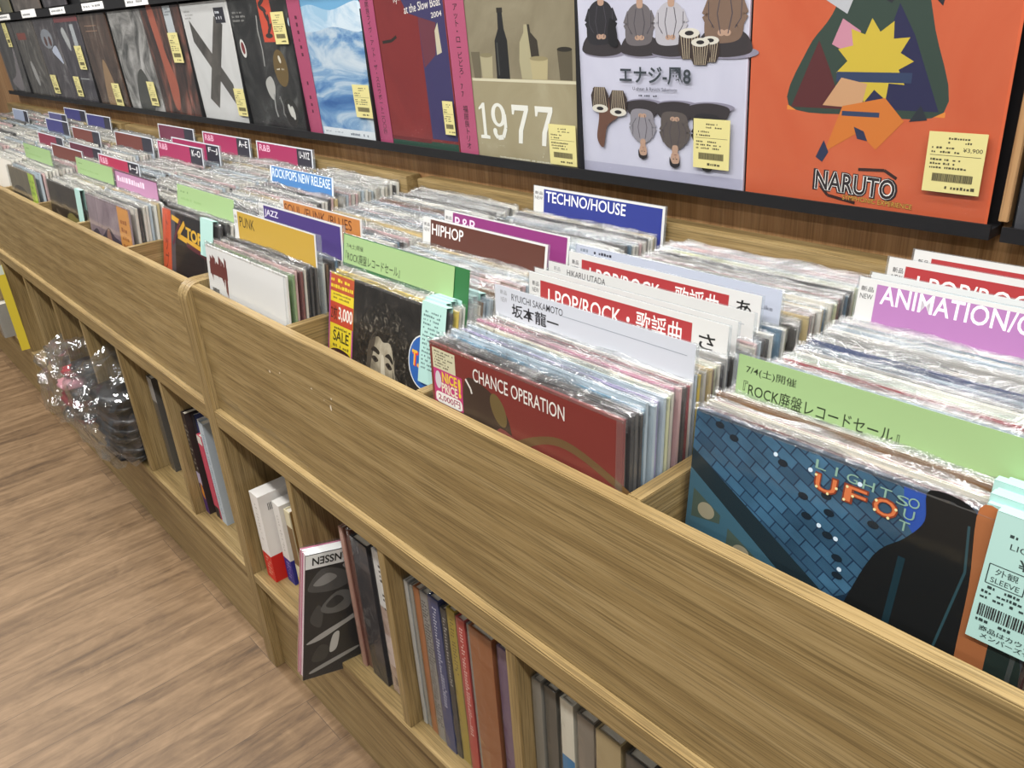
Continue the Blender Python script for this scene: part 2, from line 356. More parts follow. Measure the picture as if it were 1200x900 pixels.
class Bin:
    def __init__(s, cx, y0, l0, y1=.553, l1=5.0, ztop=1.03, dz=.010):
        s.cx, s.y0, s.l0, s.y1, s.l1, s.zt, s.dz = cx, y0, l0, y1, l1, ztop, dz; s.cards = []
    def lean(s, y): k = (y - s.y0) / (s.y1 - s.y0); return math.radians(s.l0 + (s.l1 - s.l0) * max(0, min(1, k)))
    def ztop(s, y): return s.zt + s.dz * max(0, (y - s.y0) / (s.y1 - s.y0))
    def base(s, y, h=.315, zt=None):
        a = s.lean(y); zt = s.ztop(y) if zt is None else zt
        return y - h * math.sin(a), zt - h * math.cos(a), a
    def pack(s, step, t, colours, front, seq=(), cards=()):
        """fill the tray with sleeved records behind the front one, leaving room at the cards"""
        y = s.y0 + step * 1.6; last = front; cnt = 0; k = 0; cards = sorted(cards)
        while y < s.y1:
            hit = [c for c in cards if c[0] - step * .75 < y <= c[0] + .004]
            if hit: last = hit[-1][1]; y = hit[-1][0] + .0065; cnt = 0; continue
            cnt += 1; c = seq[k] if k < len(seq) else random.choice(colours); k += 1
            yy, zz, a = s.base(y)
            zz += random.uniform(-.004, .003); dx = random.uniform(-.004, .004)
            d = (Vector((s.cx, y, 1.03)) - cam.matrix_world.translation).length
            QUEUE.append((d, (s.cx + dx, yy, zz), -a + random.uniform(-.002, .002), random.uniform(-.004, .004), c, t, random.randrange(6),
                          f'{NAMES[c]} edged record in clear sleeve, {ordinal(cnt)} behind the {last}', 'records packed behind the ' + last))
            y += step
def front_record(b, label, art_fn, body, t=.004, over=None, w_dx=0.0, slip=None):
    y, z, a = b.base(b.y0)
    A = Art(0.0, -JAX, 0); A.box(0, 0, 0, 2 * JAX, t, .315, body); art_fn(A)
    r = A.build('vinyl_record', None, loc=(b.cx + w_dx, y, z), rot=(-a, 0, 0), label=label, cat='record', group='front records of the trays')
    link('plastic_sleeve', tent(t, random.randrange(6), True), r)
    return r
def slip(parent, x0, x1, z_low, t=.006, col='a9cdc6', fn=None, up=.003):
    """paper price slip folded over the sleeve's top edge"""
    A = Art(-.0046, -JAX, 0); A.box(x0, -.0046, z_low, x1, -.0042, .3195 + up, col); A.box(x0, -.0046, .319 + up, x1, t, .3194 + up, col); A.box(x0, t, .27, x1, t + .0004, .3195 + up, col)
    if fn: fn(A)
    return A.build('price_slip', parent, label='pale green printed price slip')

# --- front record artwork -------------------------------------------------
def art_white(A):
    for x, z0, z1, w in ((.016, .250, .298, .010), (.027, .262, .300, .012), (.041, .258, .290, .014), (.055, .268, .302, .010), (.066, .246, .296, .010), (.079, .225, .303, .008)):
        A.poly([(x, z1), (x + w, z1 - .006), (x + w * .8, z0 + .012), (x + w * .6, z0), (x + w * .3, z0 + .008), (x - .003, z0 + .015)], '6b2f2c')
    A.rect(.012, .262, .088, .285, '6b2f2c'); A.scrib(.012, .226, .06, .238, 2, '8a8580'); A.rect(.0, .19, .316, .214, 'd8d2cc'); A.barcode(.014, .222, .042, .236)
def art_trex(A):
    A.rect(0, .0, .074, .315, 'e9cf2e'); A.rect(0, .285, .074, .312, 'b8502f'); A.scrib(.004, .288, .07, .309, 2, 'e9cf2e')
    A.scrib(.012, .272, .066, .284, 2, '8f7a20'); A.rect(.001, .232, .073, .268, 'c4452c'); A.text('2枚', .006, .238, .026, .262, '401410', .01); A.text('3,000', .029, .238, .071, .262, 'f4efe2', .02)
    A.scrib(.012, .222, .064, .230, 1, '6d6220'); A.text('SALE', .014, .204, .062, .222, '3f3a16', .02); A.scrib(.014, .192, .064, .201, 1, '6d6220')
    A.ell(.038, .183, .032, .010, '3a1720'); A.text('パーフェクト', .011, .178, .064, .188, 'd8a33c'); A.rect(.0, 0, .004, .315, 'b5508a'); A.rect(.070, 0, .074, .232, 'b5508a')
    A.text('T', .022, .128, .052, .170, '8d1c24', .04); A.scrib(.058, .13, .066, .168, 5, '3f3a16')
    A.rect(.074, 0, .316, .315, mottled('dark_grain_print', [(.35, '191715'), (.55, '2b2724'), (.75, '4a443d')], 26, 1))
    # a plain stand-in portrait: pale shape with dark hair on the grainy ground
    hair = mottled('dark_hair_print', [(.4, '171513'), (.56, '322d28'), (.7, '7d7466')], 60, 2)
    skin = mottled('grey_skin_print', [(.36, '6d6353'), (.5, '9a8e78'), (.64, 'bdb19b')], 16, .8)
    A.blob([(.088, .19), (.10, .262), (.16, .296), (.212, .272), (.232, .21), (.222, .14), (.16, .12), (.1, .14)], hair)
    A.blob([(.118, .205), (.128, .236), (.15, .25), (.172, .246), (.186, .222), (.196, .18), (.204, .13), (.19, .095), (.158, .088), (.136, .112), (.122, .15)], skin)
    A.blob([(.117, .208), (.126, .236), (.14, .247), (.136, .225), (.128, .19), (.128, .15), (.121, .152)], '4f463b')
    A.blob([(.125, .232), (.15, .254), (.178, .25), (.19, .224), (.176, .238), (.16, .236), (.145, .242)], hair)
    A.blob([(.127, .217), (.136, .224), (.15, .22), (.149, .214), (.137, .216)], '2c2620'); A.blob([(.166, .216), (.176, .222), (.187, .214), (.186, .208), (.176, .214)], '2c2620')
    A.blob([(.13, .206), (.139, .21), (.149, .205), (.14, .200)], '3b332a'); A.blob([(.168, .204), (.177, .208), (.186, .201), (.177, .198)], '3b332a'); A.ell(.14, .2052, .003, .0022, '14110e'); A.ell(.177, .2032, .003, .0022, '14110e')
    A.blob([(.156, .212), (.163, .214), (.168, .19), (.174, .176), (.166, .172), (.158, .176)], 'cabfa9'); A.blob([(.150, .18), (.156, .172), (.166, .168), (.175, .172), (.177, .179), (.171, .175), (.158, .176)], '3d342a')
    A.blob([(.150, .14), (.158, .158), (.17, .16), (.182, .148), (.184, .125), (.172, .114), (.156, .12)], '5a4a3e'); A.blob([(.154, .14), (.16, .152), (.17, .153), (.179, .144), (.18, .128), (.171, .12), (.159, .126)], '1a1310'); A.blob([(.158, .149), (.166, .153), (.176, .147), (.168, .1455)], 'c9c0b0')
    A.blob([(.188, .2), (.197, .17), (.203, .13), (.192, .105), (.194, .15)], '5d5345'); A.blob([(.136, .112), (.158, .1), (.19, .1), (.2, .06), (.15, .06)], '4b4238')
    A.ell(.262, .232, .036, .040, 'e8e6e0'); A.ell(.262, .232, .034, .038, '2c62ae'); A.text('T.REX', .236, .222, .292, .245, 'e8402c', .05); A.text('T.REX', .234, .223, .291, .246, 'efb63c', .02)
def art_chance(A):
    A.rect(0, 0, .316, .315, '7c2a26')
    A.blob([(.07, .285), (.105, .284), (.135, .268), (.150, .24), (.152, .18), (.05, .18), (.06, .24)], '3a2820'); A.ell(.128, .262, .012, .021, '6d5a33', .5); A.stroke([(.069, .284), (.078, .274), (.08, .268)], .003, 'e8e2d8')
    A.blob([(.14, .222), (.2, .255), (.25, .262), (.33, .238), (.33, .230), (.25, .252), (.2, .245), (.14, .208)], '6d5130'); A.blob([(.13, .24), (.2, .22), (.25, .205), (.33, .215), (.33, .2), (.2, .19), (.13, .2)], '8e4a44')
    A.blob([(.0, .1), (.15, .2), (.33, .16), (.33, .1)], '6b2522')
    A.rect(.005, .281, .050, .309, 'd8d2b0'); A.scrib(.009, .284, .047, .307, 6, '55503c')
    A.rect(.005, .236, .062, .282, 'c8367a'); A.rect(.007, .238, .060, .246, 'f2ece4'); A.text('NICE', .022, .266, .052, .280, 'f4d23c', .03); A.text('PRICE', .020, .252, .052, .265, 'f4e9d0', .03)
    A.text('!', .054, .254, .059, .280, 'f4d23c', .05); A.rrect(.007, .236, .060, .251, .006, 'f7f3ee'); A.text('2,000円', .012, .2385, .056, .2485, 'a0305c', .02); A.ell(.014, .267, .006, .012, 'ddd3d8')
    A.text('CHANCE OPERATION', .084, .286, .236, .303, 'efe8e0', .006)
def art_ufo(A):
    A.rect(0, 0, .316, .315, '123048')
    A.poly([(.0, .313), (.236, .313), (.255, .30), (.228, .29), (.175, .19), (.15, .17), (.0, .27)], tiles_mat())
    A.poly([(.205, .313), (.262, .313), (.255, .27), (.23, .262), (.21, .285)], '2750a8')
    A.poly([(.0, .272), (.165, .175), (.155, .15), (.0, .245)], '1a2c34'); A.poly([(.0, .25), (.15, .155), (.13, .11), (.0, .11)], '3f6779')
    for p in ((.006, .228, .040, .20), (.05, .2, .085, .17), (.095, .175, .115, .15)): A.poly([(p[0], p[1]), (p[2], p[1] - .018), (p[2], p[3]), (p[0], p[3] - .005)], '4a5a50'); A.ell((p[0] + p[2]) / 2, (p[1] + p[3]) / 2 - .006, .010, .009, 'a49a80')
    for x, z in ((.028, .306), (.045, .298), (.098, .292), (.143, .277), (.122, .268), (.148, .262), (.187, .268), (.128, .25), (.15, .24), (.162, .222), (.165, .205)): A.ell(x, z, .005, .0035, '10202c')
    for x, z in ((.09, .298), (.125, .296), (.17, .300), (.141, .246), (.158, .24), (.166, .212)): A.ell(x, z, .0022, .0022, 'dfeefa')
    A.blob([(.225, .318), (.262, .312), (.268, .26), (.276, .19), (.283, .1), (.15, .08), (.172, .17), (.192, .24), (.214, .268), (.226, .29)], '0d1012')
    A.stroke([(.258, .3), (.263, .26), (.252, .17)], .002, '2b4a52'); A.stroke([(.215, .25), (.212, .15)], .006, '12303a')
    A.blob([(.262, .318), (.285, .312), (.30, .25), (.292, .18), (.285, .1), (.272, .16), (.268, .25)], 'a8663c'); A.blob([(.292, .22), (.316, .2), (.316, .1), (.30, .1)], '1b2a26')
    for k, ch in enumerate('LIGHTS'): A.text(ch, .129 + k * .0145 + (.004 if ch == 'I' else 0), .300 - k * .0008, .139 + k * .0145 - (.004 if ch == 'I' else 0), .3085 - k * .0008, '8fb3a0')
    for k, ch in enumerate('OUT'): A.text(ch, .211 - k * .002, .297 - k * .0115, .220 - k * .002, .306 - k * .0115, '8fb3a0')
    for ch, x in (('U', .130), ('F', .157), ('O', .183)):
        A.text(ch, x, .279, x + .022, .297, '8a3a22', .05); A.text(ch, x + .0015, .2805, x + .0205, .2955, 'e07a48', .01)
    for x, z in ((.131, .294), (.133, .283), (.144, .280), (.151, .288), (.16, .294), (.166, .287), (.159, .281), (.186, .292), (.186, .283), (.198, .28), (.203, .29)): A.ell(x, z, .0013, .0013, 'f3e6a8')
def art_top(A):
    A.rect(0, 0, .316, .315, '1d1a1c'); A.rect(0, 0, .05, .315, 'cf5230'); A.text('ト\nッ\nプ\nヒ\nッ\nト', .014, .05, .034, .30, '7a2216', .01); A.rect(.05, 0, .075, .315, '4b4750')
    A.stroke([(.055, .300), (.105, .294)], .011, 'e0a92c'); A.stroke([(.128, .296), (.09, .264), (.245, .25)], .012, 'e0a92c'); A.text('TOP', .135, .264, .222, .290, 'e6b437', .04, -.05)
    A.stroke([(.105, .30), (.06, .24)], .01, '5c2430'); A.stroke([(.14, .252), (.3, .235)], .01, '5c2430')
def art_orange(A):
    A.rect(0, 0, .316, .315, mottled('dusk_print', [(.3, '7d6a72'), (.5, '9d8a90'), (.7, 'b7a6a4')], 5)); A.rect(.07, 0, .075, .315, '8e7c84')
    A.blob([(.0, .2), (.05, .235), (.09, .222), (.15, .25), (.19, .235), (.25, .215), (.25, .1), (.0, .1)], '4a4350'); A.blob([(.13, .23), (.155, .246), (.17, .2), (.14, .17)], 'a07868')
    A.rect(.236, 0, .316, .315, 'd9974c'); A.scrib(.25, .12, .30, .29, 9, 'a8642c')
def art_dark(A):
    A.rect(0, 0, .316, .315, mottled('brown_dark_print', [(.3, '2a231d'), (.6, '43382d'), (.8, '5d4f3e')], 7)); A.blob([(.15, .22), (.19, .245), (.24, .24), (.28, .22), (.29, .12), (.15, .12)], '8d8148'); A.blob([(.05, .24), (.1, .225), (.13, .19), (.09, .2)], '6b5c4a')
def art_lime(A):
    A.rect(0, 0, .316, .315, mottled('khaki_print', [(.3, '6d6350'), (.6, '83775f'), (.8, '988c74')], 6)); A.rect(.25, 0, .316, .315, 'b9d64a'); A.scrib(.258, .15, .3, .3, 9, '8aa52c'); A.blob([(.02, .24), (.12, .262), (.22, .235), (.24, .15), (.02, .15)], '4c4338')
def slip_print(A):
    A.scrib(.262, .225, .306, .312, 15, '54706e')
def ufo_slip(A):
    x, c = .275, '2f3d3c'
    A.scrib(x + .012, .304, .335, .310, 1, c); A.text('LIGHTS OUT', x + .014, .296, .34, .301, c); A.text('¥12,800', x + .022, .281, .345, .291, c, .01)
    A.stroke([(x + .004, .262), (x + .030, .262), (x + .030, .279), (x + .004, .279), (x + .004, .262)], .0008, c); A.text('外観', x + .009, .271, x + .025, .277, c); A.text('SLEEVE', x + .007, .264, x + .027, .2685, c); A.text('B', x + .032, .262, x + .041, .276, c, .01)
    A.scrib(x + .003, .247, .33, .261, 3, c); A.barcode(x + .004, .232, .34, .243); A.scrib(x + .004, .226, .31, .231, 1, c); A.text('商品はカウンターにて', x + .008, .2195, .345, .2245, c, .01); A.text('メンバーズセール対象', x + .010, .2135, .345, .2185, c, .01)

# --- genre dividers -----------------------------------------------------------
def card(b, xl, xr, y, zt, label, fn, extra=.0, edge='dfe6ea', h=.365, dy=0):
    yb, zb, a = b.base(y, h, zt)
    t = thing('genre_divider', label, 'divider card', (xl, yb, zb), (-a, 0, 0), 'divider cards standing in the record trays')
    bm = bmesh.new(); bbox(bm, -.003, .0006, 0, xr - xl + extra + .003, .0022, h); bev(bm, .0004, 1); link('plastic_holder', to_mesh(bm, 'plastic_holder', [ACRYL]), t)
    A = Art(0, -xl, -(zt - h)); fn(A, xl, xr, zt); A.build('printed_insert', t)
    return t
def std(A, xl, xr, zt, bg, x0=None, x1=None, zlow=None, top=.004, white=True, new=True):
    """white insert with a coloured band, small «new item» print at its left"""
    A.box(xl, 0, zt - .12, xr, .0005, zt - .001, 'd3d3d1')
    if new:
        A.text('新品', xl + .006, zt - .0165, xl + .018, zt - .0105, '3a3a3c', .01); A.text('NEW', xl + .006, zt - .0255, xl + .018, zt - .0195, '3a3a3c', .0)
    A.rect(x0, zt - .115, x1, zt - top, bg)
def genre(bg, word, fg, x0, x1, tx0, tx1, tz0, tz1, bold=.005, top=.004, low=None):
    def fn(A, xl, xr, zt):
        A.box(xl, 0, zt - .12, xr, .0005, zt - .001, 'd3d3d1')
        if x0 - xl > .012:
            A.text('新品', xl + .003, zt - .0165, x0 - .003, zt - .0105, '3a3a3c', .01); A.text('NEW', xl + .003, zt - .0255, x0 - .003, zt - .0195, '3a3a3c')
        A.rect(x0, low or zt - .115, x1, zt - top, bg)
        A.text(word, tx0, tz0, tx1, tz1, fg, bold)
    return fn
def jpop(kana, x0, x1, tx0, kz):
    def fn(A, xl, xr, zt):
        A.box(xl, 0, zt - .12, xr, .0005, zt - .001, 'd3d3d1'); A.text('新品', xl + .006, zt - .0185, xl + .019, zt - .012, '3a3a3c', .012); A.text('NEW', xl + .006, zt - .0275, xl + .019, zt - .021, '3a3a3c', .005)
        A.rect(x0, zt - .056, x1, zt - .009, 'a8393c'); A.text('J-POP/ROCK・歌謡曲', tx0, zt - .047, x1 - .014, zt - .0125, 'f1eeea', .006)
        if kana: A.text(kana, x1 + .010, kz, x1 + .032, kz + .019, '222222', .012)
    return fn
def name_card(jp, en, bg, kx=None):
    def fn(A, xl, xr, zt):
        A.box(xl, 0, zt - .12, xr, .0005, zt - .001, bg)
        A.text('新品', xl + .010, zt - .012, xl + .023, zt - .006, '8a8c90', .008)
        if jp:
            A.text('NEW', xl + .011, zt - .022, xl + .023, zt - .0155, '8a8c90'); A.text(en, xl + .032, zt - .0165, xl + .124, zt - .0075, '2c2c30', .002); A.text(jp, xl + .032, zt - .038, xl + .117, zt - .020, '1e1e22', .014)
            A.stroke([(xl + .123, zt - .016), (xl + .307, zt - .016)], .0006, '7f8894')
        else:
            A.text(en, xl + .036, zt - .015, xl + .107, zt - .0065, '2c2c30', .004); A.stroke([(xl + .25, zt - .017), (xl + .32, zt - .017)], .0006, '7f8894')
    return fn
def sale(xl2, w, t1, t2, green='96b37d', back=None, low=.045):
    def fn(A, xl, xr, zt):
        if back: A.box(xl, 0, zt - .12, xr, .0005, zt - .001, back)
        A.box(xl2, -.0012, zt - .002 - low, xl2 + w, -.0008, zt - .002, green); A.y = -.0012
        if t1: A.text('7/4(土)開催', t1[0], t1[1], t1[2], t1[3], '27331f', .004); A.text('『ROCK廃盤レコードセール』', t2[0], t2[1], t2[2], t2[3], '27331f', .006)
        else: A.scrib(xl2 + .02, zt - .02, xl2 + .07, zt - .012, 1, '6c8a55'); A.scrib(xl2 + .02, zt - .036, xl2 + w * .7, zt - .026, 1, '86a76c')
    return fn

A1 = Bin(.183, .050, 6, l1=5); A2 = Bin(.531, .113, 11.6); A3 = Bin(.899, .038, 2.2, l1=5); A4 = Bin(1.251, .107, 5.2, l1=5)
B3 = Bin(-.233, .124, 12, l1=5); B2 = Bin(-.585, .059, 6); B1 = Bin(-.965, .062, 6, ztop=1.024); B0 = Bin(-1.36, .046, 4); C0 = Bin(-1.775, .06, 5); C1 = Bin(-2.17, .06, 5); C2 = Bin(-2.56, .06, 5); C3 = Bin(-2.95, .06, 5); C4=Bin(-3.34,.06,5)

front_record(A1, 'white record with dripping dark red print, in the tray by the counter seam', art_white, 'e3e1de')
rt = front_record(A2, 'dark portrait record with yellow and red paper strip at its left edge', art_trex, '1d1b19')
slip(rt, .257, .312, .205, fn=slip_print)
front_record(A3, 'dark red record with white capitals and a pink price sticker', art_chance, '7c2a26', w_dx=0)
ru = front_record(A4, 'blue tiled record with orange letters, largest and nearest of the front records', art_ufo, '123048', t=.006)
slip(ru, .275, .352, .21, t=.008, fn=ufo_slip, up=.004)
rp = front_record(B3, 'black record with yellow capitals and an orange strip at its left edge', art_top, '1d1a1c'); slip(rp, .226, .29, .245)
front_record(B2, 'dusky mauve record with orange strip at its right edge', art_orange, '8e7c84')
rd = front_record(B1, 'dark brown record with a yellow ochre shape, behind a pale green slip', art_dark, '3a2f26'); slip(rd, .288, .335, .23)
front_record(B0, 'khaki record with lime green strip at its right edge', art_lime, '83775f')

inv = {v: k for k, v in NAMES.items()}
# tray A1
card(A1, .034, .342, .113, 1.085, 'yellow divider card reading PUNK in black', genre('b9973c', 'PUNK', '2e2a1c', .050, .338, .058, .119, 1.055, 1.074, .0, .003), extra=.013)
card(A1, .030, .336, .166, 1.087, 'dark purple divider card, second card behind the white dripping record', genre('4a3a78', 'JAZZ', 'efecf2', .051, .331, .055, .109, 1.062, 1.077, .004, .004), extra=.006)
card(A1, .039, .332, .207, 1.088, 'orange divider card behind the dark purple one', genre('bb7c44', 'SOUL /FUNK /BLUES', '5a2c1c', .053, .327, .056, .30, 1.062, 1.080, .004, .003), extra=.006)
A1.pack(.0068, .004, MIXED, 'white record with dripping print', pal('green', 'pale pink', 'maroon', 'pale grey', 'black', 'black', 'charcoal', 'white', 'brown', 'charcoal', 'slate blue', 'black'),
        [(.113, 'yellow PUNK card'), (.166, 'dark purple card'), (.207, 'orange card')])
# tray A2
card(A2, .367, .690, .151, 1.083, 'pale green sale notice on a dark green divider card, behind the dark portrait record', sale(.3705, .288, (.379, 1.060, .428, 1.069), (.376, 1.040, .530, 1.056), back='2f6a3c'), extra=.016)
card(A2, .376, .683, .303, 1.081, 'brown divider card with large white capitals', genre('5a352c', 'HIPHOP', 'f2efec', .398, .678, .402, .487, 1.052, 1.071, .008, .004))
card(A2, .396, .696, .335, 1.088, 'magenta divider card right behind the brown one', genre('883674', 'R&B', 'f2d8ea', .419, .692, .425, .48, 1.060, 1.079, .006, .003), extra=.012)
card(A2, .389, .699, .553, 1.089, 'dark blue divider card with white capitals against the back rail', genre('2f3a86', 'TECHNO/HOUSE', 'f4f4f6', .416, .694, .4215, .616, 1.061, 1.081, .008, .005))
A2.pack(.0068, .004, MIXED + pal('white', 'pale blue', 'pale grey'), 'dark portrait record', pal('yellow', 'pale grey', 'white', 'grey', 'cream'),
        [(.151, 'two tone green notice'), (.303, 'brown HIPHOP card'), (.335, 'magenta card'), (.553, 'dark blue card')])
# tray A3
card(A3, .741, 1.058, .150, 1.075, 'white name divider with large black kanji', name_card('坂本龍一', 'RYUICHI SAKAMOTO', 'c3c7cf'))
card(A3, .731, 1.050, .220, 1.072, 'red banded white divider ending in the kana さ', jpop('さ', .753, 1.002, .765, 1.036))
card(A3, .718, 1.046, .243, 1.069, 'white divider with a red band just behind the さ divider', jpop('', .742, .99, .754, 1.036))
card(A3, .716, 1.048, .272, 1.071, 'white name divider with one line of black capitals', name_card('', 'HIKARU UTADA', 'cfcfcd'))
card(A3, .721, 1.034, .308, 1.078, 'red banded white divider ending in the kana あ', jpop('あ', .746, .99, .758, 1.048))
def uld(A, xl, xr, zt):
    A.box(xl, 0, zt - .12, xr, .0005, zt - .001, 'b7bdcc'); A.text("Would Like", xl + .276, zt - .029, xl + .326, zt - .0235, '3a3c48', .004); A.scrib(xl + .036, zt - .012, xl + .08, zt - .004, 1, '2c2c38'); A.scrib(xl + .01, zt - .012, xl + .026, zt - .004, 1, '7f8894')
card(A3, .708, 1.044, .335, 1.080, 'pale blue grey divider behind the あ divider', uld)
A3.pack(.0068, .0042, MIXED + pal('yellow', 'pale pink', 'pale yellow'), 'dark red record',
        pal('black', 'dark grey', 'black', 'teal blue', 'pale blue', 'pale blue', 'lavender', 'pale blue', 'pale yellow', 'cream', 'pink', 'pale pink', 'dark grey', 'red', 'white'),
        [(.150, 'kanji name divider'), (.220, 'divider with さ'), (.243, 'plain red banded divider'), (.272, 'white name divider'), (.308, 'divider with あ'), (.335, 'pale blue grey divider')])
# tray A4
card(A4, 1.098, 1.424, .164, 1.074, 'wide pale green sale notice behind the blue tiled record', sale(1.1015, .322, (1.111, 1.053, 1.166, 1.063), (1.110, 1.031, 1.268, 1.046), low=.05))
card(A4, 1.101, 1.424, .406, 1.090, 'lilac divider with large white capitals, at the right edge of the picture', genre('aa76ab', 'ANIMATION/GAME', 'f6f0f6', 1.122, 1.42, 1.128, 1.335, 1.062, 1.084, .012, .006))
def blank(A, xl, xr, zt): A.box(xl, 0, zt - .12, xr, .0005, zt - .001, 'd0d3d3'); A.rect(xl + .06, zt - .012, xr - .01, zt - .008, 'c3d4d8')
card(A4, 1.101, 1.424, .435, 1.088, 'blank white divider just behind the lilac one', blank)
card(A4, 1.100, 1.424, .479, 1.096, 'red banded white divider behind the blank white divider', jpop('', 1.121, 1.392, 1.133, 1.05))
card(A4, 1.102, 1.424, .545, 1.090, 'red banded white divider at the very back of the right hand tray', jpop('', 1.124, 1.395, 1.136, 1.05))
A4.pack(.0068, .0046, MIXED + pal('sky blue', 'lavender', 'red'), 'blue tiled record',
        pal('maroon', 'cream', 'pale pink', 'cream', 'brown', 'cream', 'grey', 'pale pink', 'lavender', 'pale blue', 'lavender', 'navy', 'navy', 'sky blue', 'teal blue', 'cream', 'slate blue', 'pale blue', 'cream', 'red', 'red', 'cream', 'mint', 'white', 'grey', 'pale blue', 'navy', 'pale blue', 'navy', 'pale grey', 'pale grey', 'grey', 'dark grey', 'grey'),
        [(.164, 'wide green sale notice'), (.406, 'lilac card'), (.435, 'blank white divider'), (.479, 'red divider past the blank one'), (.545, 'rearmost red banded divider')])
# trays of the middle and far counters
card(B3, -.39, -.085, .169, 1.076, 'pale green sale notice behind the black record with yellow capitals', sale(-.388, .30, None, None))
def rockpops(A, xl, xr, zt): A.box(xl, 0, zt - .12, xr, .0005, zt - .001, 'dfe6ee'); A.rect(xl + .008, zt - .115, xr - .006, zt - .002, '447ab4'); A.text('ROCK/POPS NEW RELEASE', xl + .012, zt - .027, xr - .012, zt - .006, 'e8f2fb', .004)
card(B3, -.392, -.092, .40, 1.078, 'bright blue divider card with white capitals', rockpops)
def block(bg, dark, word='', tail=''):
    def fn(A, xl, xr, zt):
        w = xr - xl; A.box(xl, 0, zt - .12, xr, .0005, zt - .001, 'cfd3da'); A.rect(xl + .006, zt - .115, xl + w * .74, zt - .004, bg); A.rect(xl + w * .74, zt - .115, xr - .006, zt - .004, dark)
        if word: A.text(word, xl + .018, zt - .027, xl + .018 + .022 * len(word), zt - .009, 'e3b8cc', .01)
        if tail: A.text(tail, xl + w * .78, zt - .028, xr - .016, zt - .010, 'e8e8ea', .008)
    return fn
def pinkcard(A, xl, xr, zt): A.box(xl, 0, zt - .12, xr, .0005, zt - .001, '5a3a48'); A.rect(xl + .008, zt - .115, xr - .004, zt - .004, 'b382a4'); A.text('INDIE/GUITAR', xl + .02, zt - .030, xr - .02, zt - .010, 'ead2e2', .006)
def pinkcard2(A, xl, xr, zt): A.box(xl, 0, zt - .12, xr, .0005, zt - .001, '5a3a48'); A.rect(xl + .008, zt - .115, xr - .004, zt - .004, 'b382a4'); A.scrib(xl + .02, zt - .034, xr - .02, zt - .008, 1, 'ead2e2', 1)
card(B2, -.755, -.45, .144, 1.076, 'pale pink divider card above the dusky mauve record', pinkcard2)
card(B1, -1.13, -.80, .155, 1.073, 'pale green sale notice left of the pale pink divider card', sale(-1.128, .325, None, None))
RED, BRN, NVY, DK = '9a2f58', '6a3a34', '3c3c70', '30303a'
far = [(B1, -1.15, -.80, .222, 1.071, block('a83050', DK, 'R&B', 'I~J'), 'crimson divider with dark tail, right behind the far green notice'),
       (B1, -1.16, -.81, .403, 1.083, block(RED, DK, 'R&B', 'K~O'), 'berry red divider with dark tail, front of the pair behind the crimson one'),
       (B1, -1.16, -.80, .449, 1.084, block(RED, DK, '', 'F~J'), 'berry red divider with dark tail, rear of the pair behind the crimson one'),
       (B1, -1.16, -.82, .550, 1.087, block(RED, DK, 'R&B', 'A~E'), 'berry red divider against the back rail under the white record with a black X'),
       (B2, -.775, -.45, .550, 1.086, block(RED, DK, 'R&B', 'U~XYZ'), 'berry red divider against the back rail under the smoke grey record'),
       (B0, -1.56, -1.20, .402, 1.083, block(BRN, DK, '', ''), 'brown divider with grey edge, second of the brown row from the right'),
       (C0, -1.94, -1.61, .367, 1.080, block(BRN, DK, '', ''), 'brown divider in the middle of the far brown row'),
       (C0, -1.93, -1.61, .247, 1.078, block('7a2c40', DK, '', ''), 'dark crimson divider left of the far brown ones'),
       (B0, -1.56, -1.22, .197, 1.073, block(BRN, BRN, '', ''), 'dull brown divider beside the farthest green notice'),
       (B0, -1.56, -1.22, .252, 1.071, block('5e2c3c', DK, '', ''), 'plum divider behind the dull brown one'),
       (C1, -2.34, -2.03, .535, 1.085, block(NVY, DK, '', ''), 'navy divider against the back rail, right of two far navy ones'),
       (C2, -2.72, -2.40, .550, 1.090, block(NVY, DK, '', ''), 'navy divider against the back rail, left of two far navy ones'),
       (C1, -2.34, -2.02, .378, 1.088, block(NVY, DK, '', ''), 'navy divider standing in mid tray in front of the far pair'),
       (C2, -2.72, -2.44, .482, 1.080, block('52527a', DK, '', ''), 'faded navy divider left of the other navy ones'),
       (C3, -3.10, -2.82, .42, 1.085, block('8a93a8', DK, '', ''), 'grey blue divider at the far left end'),
       (B0, -1.56, -1.24, .553, 1.087, block('6a3448', DK, '', ''), 'brown berry divider against the back rail under the smoky covers')]
for bn, xl, xr, y, zt, fn, lab in far: card(bn, xl, xr, y, zt, lab, fn, extra=.006)
card(B0, -1.575, -1.245, .121, 1.085, 'farthest pale green sale notice, leftmost of the green ones', sale(-1.573, .32, None, None))
def cds(b): return [(y, lab.split(',')[0]) for bn, xl, xr, y, zt, fn, lab in far if bn is b]
B3.pack(.0085, .0058, SILVER, 'black record with yellow capitals', (), [(.169, 'blank green notice'), (.40, 'bright blue divider')])
B2.pack(.0085, .0058, SILVER, 'dusky mauve record', (), [(.144, 'pale pink divider')] + cds(B2))
B1.pack(.0085, .0058, SILVER, 'dark brown record', (), [(.155, 'far green notice')] + cds(B1))
B0.pack(.0095, .0066, SILVER, 'khaki record', (), [(.121, 'farthest green notice')] + cds(B0))
for b in (C0, C1, C2, C3, C4): b.pack(.012, .008, SILVER, 'far tray front', (), cds(b))
QUEUE.sort(key=lambda q: q[0])
for n, (d, loc, ax, rz, c, t, var, lab, grp) in enumerate(QUEUE[:292]):
    r = link('vinyl_record', jacket(c, t), None, loc, (ax, 0, rz), lab, 'record', grp)
    link('plastic_sleeve', tent(t, var), r)
V = []; FF = []; MI = []; MS = []
